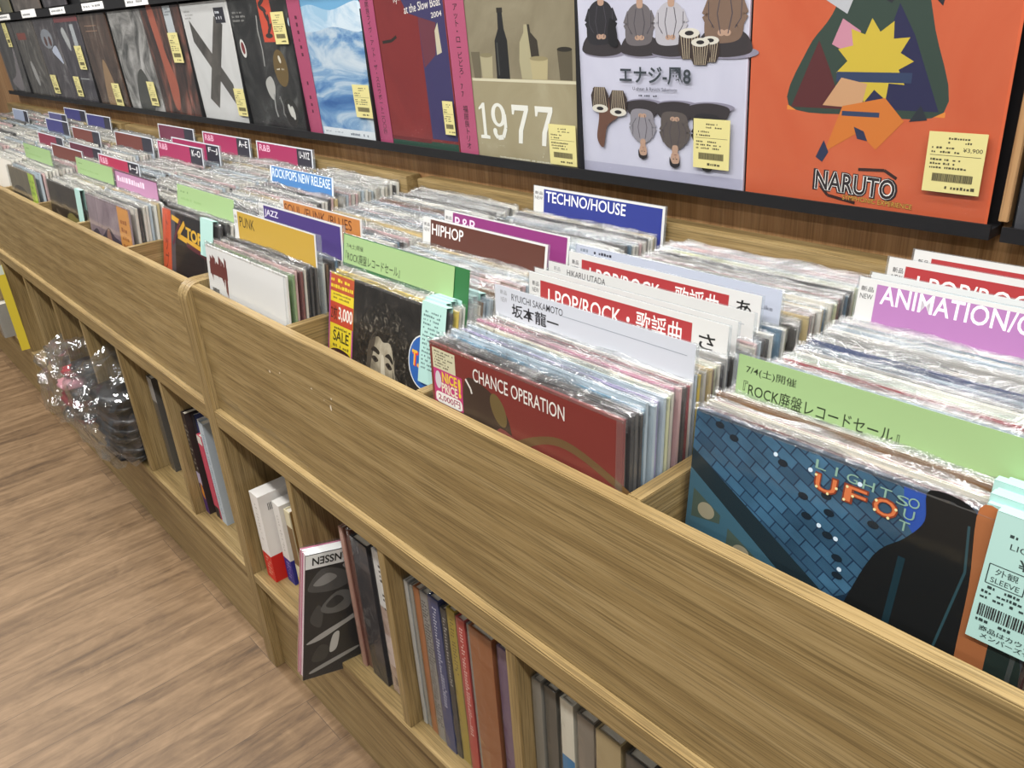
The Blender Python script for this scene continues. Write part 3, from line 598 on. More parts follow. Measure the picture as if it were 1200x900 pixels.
for (d, loc, ax, rz, c, t, var, lab, grp) in QUEUE[292:]:
    mw = Matrix.Translation(loc) @ Matrix.Rotation(rz, 4, 'Z') @ Matrix.Rotation(ax, 4, 'X')
    for me in (jacket(c, t), tent(t, var)):
        b = len(V); V += [tuple(mw @ v.co) for v in me.vertices]
        for p in me.polygons:
            m = me.materials[p.material_index]
            if m not in MS: MS.append(m)
            FF.append(tuple(b + i for i in p.vertices)); MI.append(MS.index(m))
me = bpy.data.meshes.new('vinyl_records'); me.from_pydata(V, [], FF)
for m in MS: me.materials.append(m)
for p, i in zip(me.polygons, MI): p.material_index = i
link('vinyl_records', me, None, label='sleeved records packed in the middle and far trays', cat='records', kind='stuff')
# green slips folded over the records behind the dark portrait record, and others
for k, o in enumerate([o for o in COL.objects if o.get('group') in ('records packed behind the dark portrait record', 'records packed behind the two tone green notice') and o.name.startswith('vinyl_record')][:9]):
    slip(o, .250 + .004 * (k % 3), .298 + .004 * (k % 2), .285, t=.0046, col='a6cbc5', up=.0035 - .0003 * k)
for k, o in enumerate([o for o in COL.objects if o.get('group') == 'records packed behind the blue tiled record'][:6]):
    slip(o, .262, .31, .29, t=.005, col='a6cbc5', up=.0035)

# ------------------------------------------------------------------ display rack on the wall
TILT = .035; WZ = 1.124; CH = .330
BLK = plain('1a1a1c', .45)
def rack(label, x0, x1, divs):
    t = thing('display_rack', label, 'display rack', (x0, .572, WZ))
    A = Art(); A.box(0, .018, -.014, x1 - x0, .026, .80, BLK); A.build('backboard', t)
    A = Art(); A.box(0, -.012, -.013, x1 - x0, .020, -.001, BLK); A.box(0, -.016, -.013, x1 - x0, -.0125, .005, BLK); A.build('bottom_ledge', t)
    A = Art(); A.box(0, -.026, .337, x1 - x0, .020, .367, BLK); A.build('label_rail', t)
    for d in divs: A = Art(); A.box(d - x0 - .003, -.010, .0, d - x0 + .003, .018, .337, BLK); A.build('upright_strip', t)
    return t
rack('long black record display rack on the wall above the counters', -3.75, 1.180, [-3.29, -2.207, -1.161, -.8175, -.4825, -.1525, .4995])
rack('black display rack at the right edge, right of the orange cover', 1.192, 1.9, [])
board('trim_1', 1.1806, .574, WZ + .006, 1.1914, .599, 1.95, W_WALL, w=.001, kind='structure')
def sticker(parent, x0, z0, x1, z1, price=None):
    A = Art(-.0056); A.box(x0, -.0056, z0, x1, -.0053, z1, 'd2c98a'); w, h = x1 - x0, z1 - z0; c = '4a4634'
    A.scrib(x0 + .35 * w, z1 - .20 * h, x0 + .8 * w, z1 - .07 * h, 2, c)
    if price: A.text(price, x0 + .62 * w, z1 - .32 * h, x0 + .95 * w, z1 - .24 * h, c, .01)
    A.scrib(x0 + .08 * w, z1 - .36 * h, x0 + .55 * w, z1 - .22 * h, 2, c); A.stroke([(x0 + .06 * w, z1 - .38 * h), (x1 - .06 * w, z1 - .38 * h)], .0006, c)
    A.scrib(x0 + .08 * w, z1 - .62 * h, x0 + .85 * w, z1 - .42 * h, 3, c); A.rect(x0 + .15 * w, z0 + .18 * h, x0 + .85 * w, z0 + .32 * h, '8a8258'); A.barcode(x0 + .16 * w, z0 + .19 * h, x0 + .84 * w, z0 + .31 * h, c)
    A.scrib(x0 + .4 * w, z0 + .04 * h, x0 + .95 * w, z0 + .14 * h, 1, c)
    A.build('price_sticker', parent, label='yellow printed price sticker')
def cover_film(parent, w, h):
    V = []; Fc = []; n = 14; sd = random.uniform(0, 50)
    for i in range(n + 1):
        for j in range(n + 1):
            x, z = w * i / n, h * j / n; e = .0016 * noise.noise(Vector((x * 14 + sd, z * 14, sd))) * min(1, 4 * min(i, n - i, j, n - j) / n + .1)
            V.append((x, -.0042 - abs(e) * .6, z))
    for i in range(n):
        for j in range(n): a = i * (n + 1) + j; Fc.append((a, a + n + 1, a + n + 2, a + 1))
    m = bpy.data.meshes.new('plastic_cover'); m.from_pydata(V, [], Fc); m.materials.append(FILM_FACE)
    for p in m.polygons: p.use_smooth = True
    link('plastic_cover', m, parent)
def cover(label, x0, w, body, fn, stick=None, z=WZ, h=CH, obi=None, price=None):
    A = Art(0); A.box(0, 0, .0, w, .004, h, body)
    if fn: fn(A)
    r = A.build('record_cover', None, loc=(x0, .572, z), rot=(TILT, 0, 0), label=label, cat='record cover', group='record covers shown on the wall rack')
    cover_film(r, w, h)
    if obi:
        B = Art(-.0014); B.box(obi[0], -.0014, .0, obi[1], -.0010, h, obi[2])
        if len(obi) > 3: obi[3](B)
        B.build('paper_strip', r, label='pink paper strip with black characters')
    for s in (stick or []): sticker(r, *s, price=price)
    return r
# orange cover with the ninja lettering: generic overlapping colour shapes instead of the figures
def c_orange(A):
    A.rect(0, 0, .337, .33, mottled('orange_print', [(.35, 'c65a38'), (.6, 'cd6643'), (.8, 'd47658')], 3))
    A.rect(.06, .122, .27, .128, 'e08a3c')
    A.blob([(.062, .128), (.085, .2), (.115, .24), (.15, .31), (.18, .27), (.215, .3), (.245, .22), (.268, .128), (.16, .12)], '35453c')
    A.poly([(.165, .128), (.2, .25), (.222, .215), (.262, .128)], '2a2a4c'); A.poly([(.066, .126), (.1, .21), (.118, .175), (.14, .126)], '5a2a2c')
    A.poly([(.1, .26), (.118, .31), (.142, .325), (.15, .28), (.135, .24)], 'bcbcc0'); A.poly([(.15, .33), (.155, .27), (.19, .25), (.215, .29), (.21, .33)], '2c2c34'); A.poly([(.215, .33), (.222, .27), (.25, .245), (.262, .33)], '20242c')
    A.poly([(.118, .205), (.13, .235), (.155, .22), (.15, .19)], 'c98a9c')
    P = []
    for k in range(22): q = 2 * math.pi * k / 22; r_ = .034 if k % 2 else .050; P.append((.175 + r_ * math.cos(q), .185 + r_ * math.sin(q)))
    A.poly(P, 'cdb23e'); A.rect(.128, .160, .225, .172, '33405e'); A.poly([(.112, .13), (.135, .165), (.17, .158), (.165, .128)], 'c99a72')
    A.poly([(.14, .13), (.195, .142), (.222, .115), (.19, .078), (.165, .098), (.12, .07), (.13, .1)], 'cf7632'); A.rect(.14, .118, .19, .124, '33405e'); A.poly([(.108, .062), (.118, .085), (.126, .07), (.118, .056)], '2c3450'); A.poly([(.158, .105), (.172, .1), (.178, .088), (.164, .09)], '2c3450'); A.poly([(.228, .115), (.24, .135), (.25, .118)], '2c3038')
    A.stroke([(.118, .024), (.13, .012), (.17, .006)], .004, '3a2420'); A.stroke([(.17, .051), (.205, .053), (.222, .044)], .004, '3a2420')
    A.text('NARUTO', .107, .017, .225, .047, '2b2426', .085, -.03); A.text('NARUTO', .110, .0185, .222, .0455, 'f2ece6', .045, -.03); A.text('NARUTO', .111, .019, .2215, .045, '2b2426', .012, -.03)
    A.text('SYMPHONIC EXPERIENCE', .152, .0085, .246, .0155, '5a3a1c', .03, -.02); A.text('SYMPHONIC EXPERIENCE', .152, .0088, .246, .0152, 'd9a94c', .0, -.02)
cover('orange cover with large outlined capitals near its bottom edge', .833, .335, 'd9572f', c_orange, [(.257, .035, .324, .107)], price='¥3,900')
# lavender cover with musicians
def sitter(A, x, z, s, robe, skin='b99680', hair='2a2628', flip=1, turn=1):
    f = lambda pts: [(x + turn * p[0] * s, z + flip * p[1] * s) for p in pts]
    A.ell(x + .006 * s, z + flip * .004 * s, .040 * s, .007 * s, '8d8898')
    A.blob(f([(-.034, .004), (-.036, .014), (-.026, .026), (-.01, .03), (.012, .03), (.028, .024), (.037, .012), (.033, .003), (.0, -.001)]), '3a3436')
    A.blob(f([(-.024, .018), (-.027, .04), (-.022, .060), (-.010, .070), (.006, .071), (.019, .063), (.025, .044), (.022, .02), (.0, .014)]), robe)
    for k in (-1, 1):
        A.stroke(f([(k * .019, .060), (k * .027, .044), (k * .018, .030), (k * .006, .026)]), .0085 * s, robe); A.ell(x + turn * k * .004 * s, z + flip * .025 * s, .005 * s, .0035 * s, skin)
        A.stroke(f([(k * .006, .064), (k * .010, .045), (k * .005, .024)]), .0012 * s, '4a444c'); A.stroke(f([(k * .022, .058), (k * .0215, .04), (k * .014, .03)]), .001 * s, '4a444c')
    A.blob(f([(-.004, .066), (-.004, .078), (.005, .078), (.006, .066)]), skin); A.ell(x + turn * .001 * s, z + flip * .085 * s, .0085 * s, .0115 * s, skin)
    A.blob(f([(-.0095, .083), (-.009, .096), (.0, .100), (.0095, .096), (.010, .086), (.0075, .092), (-.004, .093)]), hair)
    A.ell(x + turn * -.002 * s, z + flip * .086 * s, .0014 * s, .0009 * s, hair); A.ell(x + turn * .004 * s, z + flip * .086 * s, .0014 * s, .0009 * s, hair); A.stroke(f([(-.001, .0795), (.004, .0795)]), .0009 * s, '7a4a40'); A.stroke(f([(.0015, .085), (.0025, .082)]), .0008 * s, '8d6a58')
def drum(A, x, z, s, flip=1):
    A.poly([(x - .016 * s, z + flip * .03 * s), (x + .016 * s, z + flip * .03 * s), (x + .018 * s, z + flip * .012 * s), (x + .011 * s, z), (x - .011 * s, z), (x - .018 * s, z + flip * .012 * s)], '3c302c')
    for k in range(-3, 4): A.stroke([(x + k * .0045 * s, z + flip * .03 * s), (x + k * .003 * s, z)], .0012 * s, 'b5a48c')
    A.ell(x, z + flip * .031 * s, .016 * s, .006 * s, 'd9d2c4'); A.ell(x, z + flip * .031 * s, .007 * s, .0028 * s, '2a2628')
def c_energy(A):
    A.rect(0, 0, .325, .33, mottled('lavender_print', [(.3, 'c3c1d2'), (.6, 'cfcddc'), (.8, 'd9d8e4')], 3)); A.rect(0, .0, .325, .018, 'b0aec2')
    for x, robe, s in ((.05, '2c2a2e', 1.15), (.13, '6d6668', 1.05), (.19, 'b9b4ba', 1.05), (.285, '7d6454', 1.25)): sitter(A, x, .19, s, robe)
    A.blob([(.066, .21), (.085, .205), (.082, .235), (.07, .245)], '1c1b1e'); drum(A, .225, .186, 1.15); drum(A, .262, .182, .95); drum(A, .245, .178, 1.0)
    for x, robe, s in ((.135, '8f8a90', .92), (.2, '5d5450', 1.0), (.262, '2c2a2e', 1.0)): sitter(A, x, .124, s, robe, flip=-1)
    A.blob([(.03, .14), (.06, .13), (.085, .10), (.06, .08), (.05, .045), (.036, .06), (.042, .1)], '6b4a3c'); drum(A, .045, .142, 1.1, -1); drum(A, .085, .138, 1.1, -1)
    A.text('エナジ-風8', .090, .149, .230, .175, '3c4248', .022); A.text('U-zhaan & Ryuichi Sakamoto', .117, .138, .205, .1445, '4a4a54', .01); A.scrib(.125, .129, .195, .1345, 1, '4a4a54')
cover('pale lavender cover with kneeling figures, left of the orange cover', .503, .325, 'c9c7d6', c_energy, [(.238, .03, .303, .103)])
def c_1977(A):
    A.rect(0, 0, .345, .33, mottled('khaki_paper_print', [(.3, '9d9070'), (.55, 'a69a7b'), (.8, 'b3a88a')], 6)); A.rect(0, .15, .345, .33, mottled('grey_paper_print', [(.3, '857a62'), (.6, '968b72'), (.8, 'a79c84')], 7)); A.rect(.06, .144, .345, .149, 'd8cfb2')
    A.poly([(.134, .149), (.171, .149), (.171, .215), (.164, .235), (.162, .268), (.150, .268), (.148, .235), (.136, .215)], '1f1f20'); A.rect(.148, .262, .164, .270, '2c2620'); A.stroke([(.142, .155), (.142, .212)], .003, '4a4a46')
    A.poly([(.204, .150), (.248, .150), (.254, .18), (.25, .215), (.234, .228), (.232, .241), (.218, .241), (.216, .228), (.204, .212), (.2, .18)], 'b0a684'); A.poly([(.236, .15), (.248, .150), (.254, .18), (.25, .215), (.234, .228), (.232, .241), (.226, .241)], '3a332a')
    A.poly([(.232, .150), (.27, .150), (.274, .185), (.228, .185)], 'b9ab82'); A.ell(.251, .185, .023, .004, '9a8d68'); A.poly([(.302, .150), (.332, .150), (.334, .2), (.298, .2)], '5d5442'); A.ell(.316, .2, .018, .004, '2f2a22')
    A.poly([(.068, .149), (.088, .149), (.09, .196), (.064, .196)], '6d6450'); A.poly([(.092, .149), (.122, .149), (.126, .19), (.09, .19)], 'b0a584'); A.ell(.108, .19, .018, .004, '8d8262')
    g = 'ece9de'
    A.poly([(.070, .036), (.098, .036), (.098, .042), (.089, .043), (.089, .104), (.083, .104), (.070, .094), (.070, .090), (.080, .094), (.080, .043), (.070, .042)], g)
    A.ell(.128, .083, .021, .022, g); A.ell(.128, .083, .010, .016, 'a69a7b'); A.stroke([(.146, .085), (.147, .06), (.138, .042), (.122, .04), (.113, .05)], .009, g); A.ell(.115, .052, .006, .006, g)
    for x in (.168, .232): A.poly([(x, .104), (x + .046, .104), (x + .046, .096), (x + .028, .058), (x + .024, .034), (x + .013, .034), (x + .016, .058), (x + .034, .094), (x + .008, .094), (x + .005, .086), (x, .086)], g)
    A.scrib(.119, .001, .30, .007, 1, 'd8d2bc', .9)
def obi_txt(s, x0, x1, z0, z1, c='2a1a20'):
    return lambda B: B.text('\n'.join(s), x0, z0, x1, z1, c, .01)
cover('khaki cover with bottles on a shelf and four big white numerals', .152, .345, 'a69a7b', c_1977, [(.270, .005, .338, .076)], obi=(.0, .058, 'b45574', obi_txt("イヴ・アット・ローピどろ'77 福居良トリオ", .022, .038, .012, .325)))
def c_red(A):
    A.rect(0, 0, .293, .33, mottled('red_print', [(.3, '77282a'), (.6, '86302f'), (.8, '95403c')], 4)); A.poly([(.205, .022), (.293, .022), (.293, .33), (.13, .33), (.17, .27), (.205, .262), (.205, .19)], '3c3660'); A.poly([(.208, .165), (.25, .19), (.262, .25), (.205, .262)], '6b3440')
    A.poly([(.255, .19), (.272, .195), (.268, .25), (.256, .235)], 'c9bfa4'); A.rect(0, 0, .293, .016, '2a4a3c'); A.rect(.0, .012, .2, .02, '6b2226'); A.stroke([(.065, .215), (.10, .218), (.12, .226)], .006, '2a2420')
    A.text('Ryo Fukui', .127, .286, .19, .304, 'e8e0d8', .006, .2); A.text('at the Slow Boat', .16, .268, .285, .284, 'e8e0d8', .006, .1); A.text('2004', .25, .258, .285, .268, 'e8e0d8', .006, .1)
cover('dark red cover with navy blocks and white script, left of the khaki cover', -.148, .296, '86302f', c_red, [(.260, .036, .294, .103)], obi=(.0, .052, 'ad4c70', obi_txt('福居良ライヴ・アット・ザ・スロウボート二〇〇四', .018, .033, .02, .31)))
def c_wave(A):
    A.rect(0, 0, .325, .33, mottled('sea_and_foam_print', [(.32, '34609a'), (.42, '5a86b6'), (.49, '86a8c8'), (.56, 'b4c6d6'), (.66, 'ccd6de')], 5, 1.2, 1, 3)); A.rect(0, .26, .325, .33, '6fa8cf'); A.blob([(0, .28), (.1, .3), (.2, .285), (.325, .3), (.325, .24), (.2, .25), (.1, .24), (0, .25)], mottled('cloud_print', [(.4, 'd5e2ec'), (.6, '9fc3dc')], 9))
    A.rect(.07, .0, .325, .02, 'dfe3e6'); A.scrib(.2, .004, .31, .016, 1, '5d6a78'); A.scrib(.08, .008, .17, .013, 1, '8a94a0')
cover('blue and white sea cover with a pink strip at its left', -.480, .325, '4f82bc', c_wave, [(.25, .053, .321, .126)], obi=(.002, .066, 'ad4c6c', lambda B: B.scrib(.03, .03, .04, .3, 16, '5a1c34')))
def c_black(A):
    A.rect(0, 0, .332, .33, mottled('smoky_black_print', [(.4, '262626'), (.55, '3a3938'), (.68, '5a5a58')], 6, 2.5)); A.rect(.176, .22, .246, .33, 'cc4f38')
    for k in range(6): A.ell(.21 + .012 * math.sin(k), .235 + k * .016, .02, .006, '3a302e', k * .7)
    A.ell(.238, .156, .038, .046, '6b5734'); A.scrib(.215, .15, .262, .158, 1, 'd9d0bc'); A.ell(.24, .178, .006, .01, 'd9d0bc', .4)
    A.stroke([(.158, .285), (.150, .25), (.154, .2), (.148, .16)], .006, '9a9894'); A.blob([(.135, .12), (.17, .135), (.185, .11), (.165, .075), (.14, .09)], 'b3b0aa'); A.stroke([(.17, .09), (.162, .05), (.168, .03)], .007, '9a9894'); A.stroke([(.2, .085), (.21, .06), (.205, .04), (.22, .03)], .005, '8a8884')
    A.ell(.25, .045, .038, .036, '2c2a28'); A.ell(.246, .05, .008, .018, 'c9c6be', .4); A.ell(.26, .045, .009, .018, 'c9c6be', .2); A.ell(.04, .205, .016, .024, 'dcd9d2', .2); A.ell(.04, .206, .010, .016, '7a2f30', .2); A.scrib(.012, .27, .09, .30, 3, '8a8884')
cover('smoky black cover with a brown oval and a red patch', -.816, .332, '2c2c2c', c_black, [(.25, .215, .318, .29)])
def c_x(A):
    A.rect(0, 0, .332, .33, mottled('pearl_print', [(.3, 'c9c7c4'), (.6, 'd9d7d4'), (.8, 'e4e2e0')], 3)); g = mottled('grey_brown_bar', [(.3, '3f3c38'), (.55, '5d5852'), (.75, '857e76')], 7, 2)
    A.poly([(.045, .285), (.045, .225), (.258, .045), (.258, .108)], '54504c'); A.poly([(.228, .292), (.276, .268), (.122, .035), (.070, .062)], g); A.poly([(.045, .285), (.045, .225), (.15, .137), (.168, .184)], g); A.rect(.236, .272, .302, .312, '26262e'); A.scrib(.243, .278, .296, .308, 2, 'd9d9dc'); A.scrib(.02, .285, .09, .312, 3, '9a9894')
cover('white cover with a big dark grey X', -1.153, .332, 'd9d7d4', c_x, [(.262, .022, .328, .098)])
GREYS = [('2c2a2a', '565250', '8a8680'), ('302a28', '5d4a40', '8d8478'), ('2e2a30', '4f4a50', '83807e'), ('383436', '5a5356', '8f8c88'), ('33302e', '605a54', '97928a')]
def smoky(i, red=False, light=False):
    def fn(A):
        a, b, c = ('3a2a28', '8a4a3c', 'b8786a') if red else GREYS[i % 5]
        if light: A.rect(0, 0, .33, .33, mottled('pale_smoky_print', [(.35, '4a4a48'), (.5, '8f8c88'), (.65, 'c3bfbb')], 7, 2))
        else: A.rect(0, 0, .33, .33, mottled('smoky_print', [(.3, a), (.55, b), (.75, c)], 5 + i, 2.5, 1.6, .7))
    return fn
def smk(A):
    A.rect(0, 0, .33, .33, mottled('red_brown_smoky_print', [(.35, '2c2626'), (.5, '4f3a34'), (.62, '8a5446'), (.75, 'b08a80')], 5, 2.5, 2, .6)); A.blob([(.06, .33), (.11, .33), (.13, .2), (.17, .1), (.14, .02), (.10, .03), (.09, .15)], 'a85c48'); A.rect(.2, .24, .262, .33, 'bfc3c6'); A.scrib(.206, .3, .255, .325, 3, '7a7e82')
cover('reddish brown smoky cover, left of the white cover with an X', -1.497, .332, '4f3a34', smk, [(.205, .165, .285, .253)])
def g1(A): smoky(1, light=True)(A); A.blob([(.1, .0), (.13, .1), (.2, .14), (.25, .08), (.23, .0)], '4a4a46')
cover('pale grey smoky cover, second left of the cover with an X', -1.835, .332, '8f8c88', g1, [(.23, .02, .30, .10)])
def g2(A): smoky(1)(A); A.blob([(.1, .0), (.13, .12), (.17, .17), (.22, .1), (.24, .0)], '9a7c5c'); A.rect(.06, .27, .2, .272, 'b08a70'); A.rect(.06, .288, .2, .29, 'b08a70')
cover('dark brown cover with pale figures, third left of the cover with an X', -2.200, .332, '5d4a40', g2, [(.20, .0, .285, .085)])
def g3(A): smoky(2)(A); A.rect(.0, .31, .33, .33, '8a4a4c'); A.blob([(.06, .27), (.1, .29), (.14, .24), (.12, .2)], 'b5b5b4'); A.rect(.14, .09, .26, .094, 'a9a9a8'); A.rect(.2, .22, .25, .3, 'b5b8ba')
cover('grey cover with a dull red top edge, two from the far left strip', -2.540, .328, '4f4a50', g3, [(.2, .13, .29, .22), (.05, .02, .13, .10)])
def g4(A): smoky(3)(A); A.ell(.15, .25, .09, .04, '8f9298'); A.ell(.12, .24, .02, .02, '5a3a34'); A.ell(.19, .24, .02, .02, '5a3a34'); A.blob([(.18, .2), (.26, .22), (.3, .15), (.24, .17)], 'c3c8d8')
cover('grey cover with a pale blue curve, near the far left end', -2.880, .332, '5a5356', g4, [(.03, .02, .12, .10)])
def g5(A): smoky(4)(A); A.rect(.04, .25, .2, .28, '8a4438'); A.ell(.16, .1, .03, .06, 'b0aca8', .4)
cover('brownish cover with a pale streak, at the far left end', -3.280, .385, '605a54', g5, None)
def g6(A): smoky(0)(A); A.blob([(.05, .05), (.2, .1), (.3, .25), (.25, .02)], '8d8486')
cover('mauve grey cover, leftmost on the rack', -3.70, .40, '565250', g6, [(.25, .22, .33, .33)])
def grey_right(A): A.rect(0, 0, .33, .33, mottled('charcoal_print', [(.3, '3c3c40'), (.6, '4a4a4e'), (.8, '5d5d62')], 3))
cover('plain charcoal cover at the right edge, right of the orange cover', 1.2, .33, '45454a', grey_right)
# upper row, only its lower edge shows at the far left
for lab, x0, c in (('grey green cover in the upper row, leftmost', -3.70, ('4a4a3c', '74705a', '9a9484')), ('brown grey cover in the upper row, second from left', -3.18, ('3c3634', '6d625a', '958c84')),
                   ('dark cover in the upper row, third from left', -2.66, ('2c2a2c', '4c464a', '7d787a')), ('muted cover in the upper row, fourth from left', -2.14, ('3a3a36', '5c5a52', '8d897e')), ('slate cover in the upper row, fifth from left', -1.62, ('2f3438', '535a60', '84898c'))):
    cover(lab, x0, .46 if x0 < -3 else .33, c[1], (lambda c_: (lambda A: A.rect(0, 0, .33, .33, mottled('upper_print', [(.3, c_[0]), (.55, c_[1]), (.75, c_[2])], 6, 2))))(c), [(.2, .01, .28, .1)] if x0 < -3.5 else None, z=WZ + .372)
# name labels on the rail
for k, (xa, xb, zz) in enumerate(((-3.42, -3.19, .341), (-2.96, -2.72, .340), (-2.49, -2.28, .340), (-2.05, -1.80, .341), (-1.57, -1.36, .338))):
    A = Art(-.0275); A.box(0, -.0275, 0, xb - xa, -.0265, .024 + (.008 if k in (1, 4) else 0), 'f2f2f0'); A.scrib(.02, .005, xb - xa - .02, .02, 1, '55585c')
    A.build('rail_label', None, loc=(xa, .572, WZ + zz), label=f'white name label on the black rail, {ordinal(k + 1)} from the left', cat='label', group='white name labels on the rack rail')

# ------------------------------------------------------------------ books on the lower shelves
PAGE = plain('d9d2c2', .7)
def wrap(parent, w, d, h, seed):
    V = []; Fc = []; rnd = random.Random(seed); n = 9
    ring = [(-.0012, d * .6), (-.0014, -.0012), (w * .5, -.0024), (w + .0014, -.0012), (w + .0012, d * .6)]
    for i in range(n + 1):
        for x, y in ring: V.append((x + .0006 * rnd.uniform(-1, 1), y + .0008 * rnd.uniform(-1, 1), -.0 + (h + .0015) * i / n))
    for i in range(n):
        for j in range(4): a = i * 5 + j; Fc.append((a, a + 1, a + 6, a + 5))
    t = n * 5; b = len(V)
    for x, y in ring: V.append((x * .9 + w * .05, y + .004, h + .004 + .0015 * rnd.uniform(-1, 1)))
    for j in range(4): Fc.append((t + j, t + j + 1, b + j + 1, b + j))
    Fc.append((b, b + 1, b + 2, b + 3, b + 4))
    m = bpy.data.meshes.new('plastic_wrap'); m.from_pydata(V, [], Fc); m.materials.append(FILM_WRAP); link('plastic_wrap', m, parent)
def book(label, x0, x1, h, y, depth, colr, fn=None, film_=True, yaw=0, pitch=0, side=None, page=True, name='book'):
    w = x1 - x0
    t = thing(name, label, 'book', (x0, y, ZS), (pitch, 0, yaw), 'books and boxes on the lower shelves')
    A = Art(0); cv = min(.0025, w * .25)
    A.box(0, 0, 0, w, .0025, h, colr); A.box(0, .0025, 0, cv, depth, h, colr); A.box(w - cv, .0025, 0, w, depth, h, side or colr)
    if fn: fn(A, w, h)
    A.build('cover', t)
    B = Art(0); B.box(cv, .0025, .003, w - cv, depth - .004, h - .003, PAGE if page else colr); B.build('pages', t)
    if film_: wrap(t, w, depth, h, int(abs(x0) * 1000))
    return t
def spine_text(body, c, z0=.5, z1=.95, wf=.5):
    def fn(A, w, h): A.scrib(w * (.5 - wf / 2), h * z0, w * (.5 + wf / 2), h * z1, max(8, int(h * (z1 - z0) / .006)), c, .9)
    return fn
def bands(*bs):
    def fn(A, w, h):
        for z0, z1, c in bs: A.rect(0, h * z0, w, h * z1, c)
    return fn
# cell 1 : white boxes
def boxart(c):
    def fn(A, w, h): A.rect(0, 0, w, h * .31, c); A.scrib(w * .3, h * .05, w * .8, h * .28, 6, 'd9a08a' if c[0] == 'c' else '9aa0d0'); A.scrib(w * .4, h * .4, w * .6, h * .9, 14, 'b5b2ac')
    return fn
def side_box(label, x0, w, h, y, d, c, low):
    t = thing('boxed_set', label, 'box', (x0, y, ZS), (0, 0, 0), 'books and boxes on the lower shelves')
    A = Art(0); A.box(0, 0, 0, w, d, h, c); boxart(low)(A, w, h)
    n = len(A.v); i = A.mat(low); A.v += [(w + .0001, 0, 0), (w + .0001, d, 0), (w + .0001, d, h * .31), (w + .0001, 0, h * .31)]; A.f.append((n, n + 1, n + 2, n + 3)); A.mi.append(i)
    i = A.mat('3a3a3a'); y0 = .018
    for k in range(9): n = len(A.v); A.v += [(w + .0002, y0 + k * .003, h * .82), (w + .0002, y0 + k * .003 + .0014, h * .82), (w + .0002, y0 + k * .003 + .0014, h * .90), (w + .0002, y0 + k * .003, h * .90)]; A.f.append((n, n + 1, n + 2, n + 3)); A.mi.append(i)
    A.build('box_shell', t); return t
side_box('white boxed set with red lower band, left end of the near shelf', .026, .040, .222, .023, .15, 'e6e4e0', 'c8281f')
side_box('white boxed set with dark blue lower band beside the red banded one', .074, .032, .206, .048, .15, 'e4e2dd', '2f2f8a')
book('slim beige and brown book right of the two white boxed sets', .112, .136, .20, .055, .14, 'd8cfae', bands((.3, .8, '7b6240'), (.0, .12, 'e0c83c')), film_=False, side='8a6a3c')
book('orange red book in shiny plastic behind the protruding photo book', .305, .338, .262, .10, .14, 'd9d2cc', bands((0, .75, 'b8442a')), side='b8442a')
# protruding photo book
t = thing('photo_book', 'black photo book pulled out beyond the shelf edge, pale top', 'book', (.339, -.072, ZS), (math.radians(-11), 0, math.radians(-9)), 'books and boxes on the lower shelves')
A = Art(0); w, h, d = .030, .268, .20
A.box(0, 0, 0, .003, d, h, 'b86a86'); A.box(w - .003, 0, 0, w, d, h, '1c1b1b'); A.box(.003, d - .004, 0, w - .003, d, h, '1c1b1b')
def side_art(A, polys):
    for pts, c in polys:
        A.n += 1; b = len(A.v); A.v += [(w + A.n * .00005, p[0], p[1]) for p in pts]; A.f.append(tuple(range(b, b + len(pts)))); A.mi.append(A.mat(c))
def loop(pts, k=4):
    n = len(pts); P = []
    for i in range(n):
        p0, p1, p2, p3 = (pts[(i + j - 1) % n] for j in range(4))
        for q in range(k):
            u = q / k; P.append(tuple(.5 * (2 * p1[a] + (p2[a] - p0[a]) * u + (2 * p0[a] - 5 * p1[a] + 4 * p2[a] - p3[a]) * u * u + (3 * p1[a] - p0[a] - 3 * p2[a] + p3[a]) * u ** 3) for a in (0, 1)))
    return P
side_art(A, [([(0, h - .028), (d, h - .028), (d, h), (0, h)], 'e6e4e0'),
             (loop([(.005, .2), (.03, .235), (.07, .225), (.09, .2), (.06, .185), (.02, .188)]), '4a4846'), (loop([(.015, .205), (.04, .224), (.06, .212), (.035, .2)]), '85827e'),
             (loop([(.1, .19), (.13, .23), (.17, .22), (.16, .18), (.13, .17)]), '4a4744'), (loop([(.1, .12), (.13, .15), (.17, .13), (.15, .09), (.12, .1)]), '5a5754'), (loop([(.01, .13), (.025, .16), (.035, .14), (.03, .11)]), '3f3d3b'), (loop([(.015, .04), (.03, .07), (.05, .06), (.04, .035)]), '35332f'),
             (loop([(.03, .15), (.06, .18), (.09, .172), (.085, .14), (.05, .135)]), '5d5b58'), (loop([(.04, .155), (.06, .172), (.075, .16), (.055, .147)]), '2a2928'),
             (loop([(.004, .08), (.03, .095), (.08, .115), (.10, .125), (.10, .115), (.07, .1), (.03, .082)]), 'a09c96'), (loop([(.055, .085), (.068, .09), (.064, .055), (.05, .05)]), 'b3afa8'), (loop([(.02, .02), (.1, .045), (.1, .038), (.02, .012)]), '8f8c86'), (loop([(.07, .235), (.08, .24), (.085, .23), (.076, .226)]), '9a9894')])
vs, fs = text_mesh('JANSSEN', .02); x0_, x1_ = min(v[0] for v in vs), max(v[0] for v in vs); b = len(A.v); i = A.mat('1c1b1b')
A.v += [(w + .0012, .012 + (x1_ - v[0]) / (x1_ - x0_) * .075, h - .006 - v[1] / .74 * .016) for v in vs]
A.f += [tuple(b + q for q in f) for f in fs]; A.mi += [i] * len(fs)
A.build('cover', t); B = Art(0); B.box(.003, .002, .002, w - .003, d - .004, h - .002, 'd8c4c8'); B.box(.010, .0005, .001, .013, .01, h - .001, 'b86a86'); B.box(.003, .002, h - .003, w - .003, d - .004, h - .001, 'f0efec'); B.build('pages', t); wrap(t, w, d, h, 5)
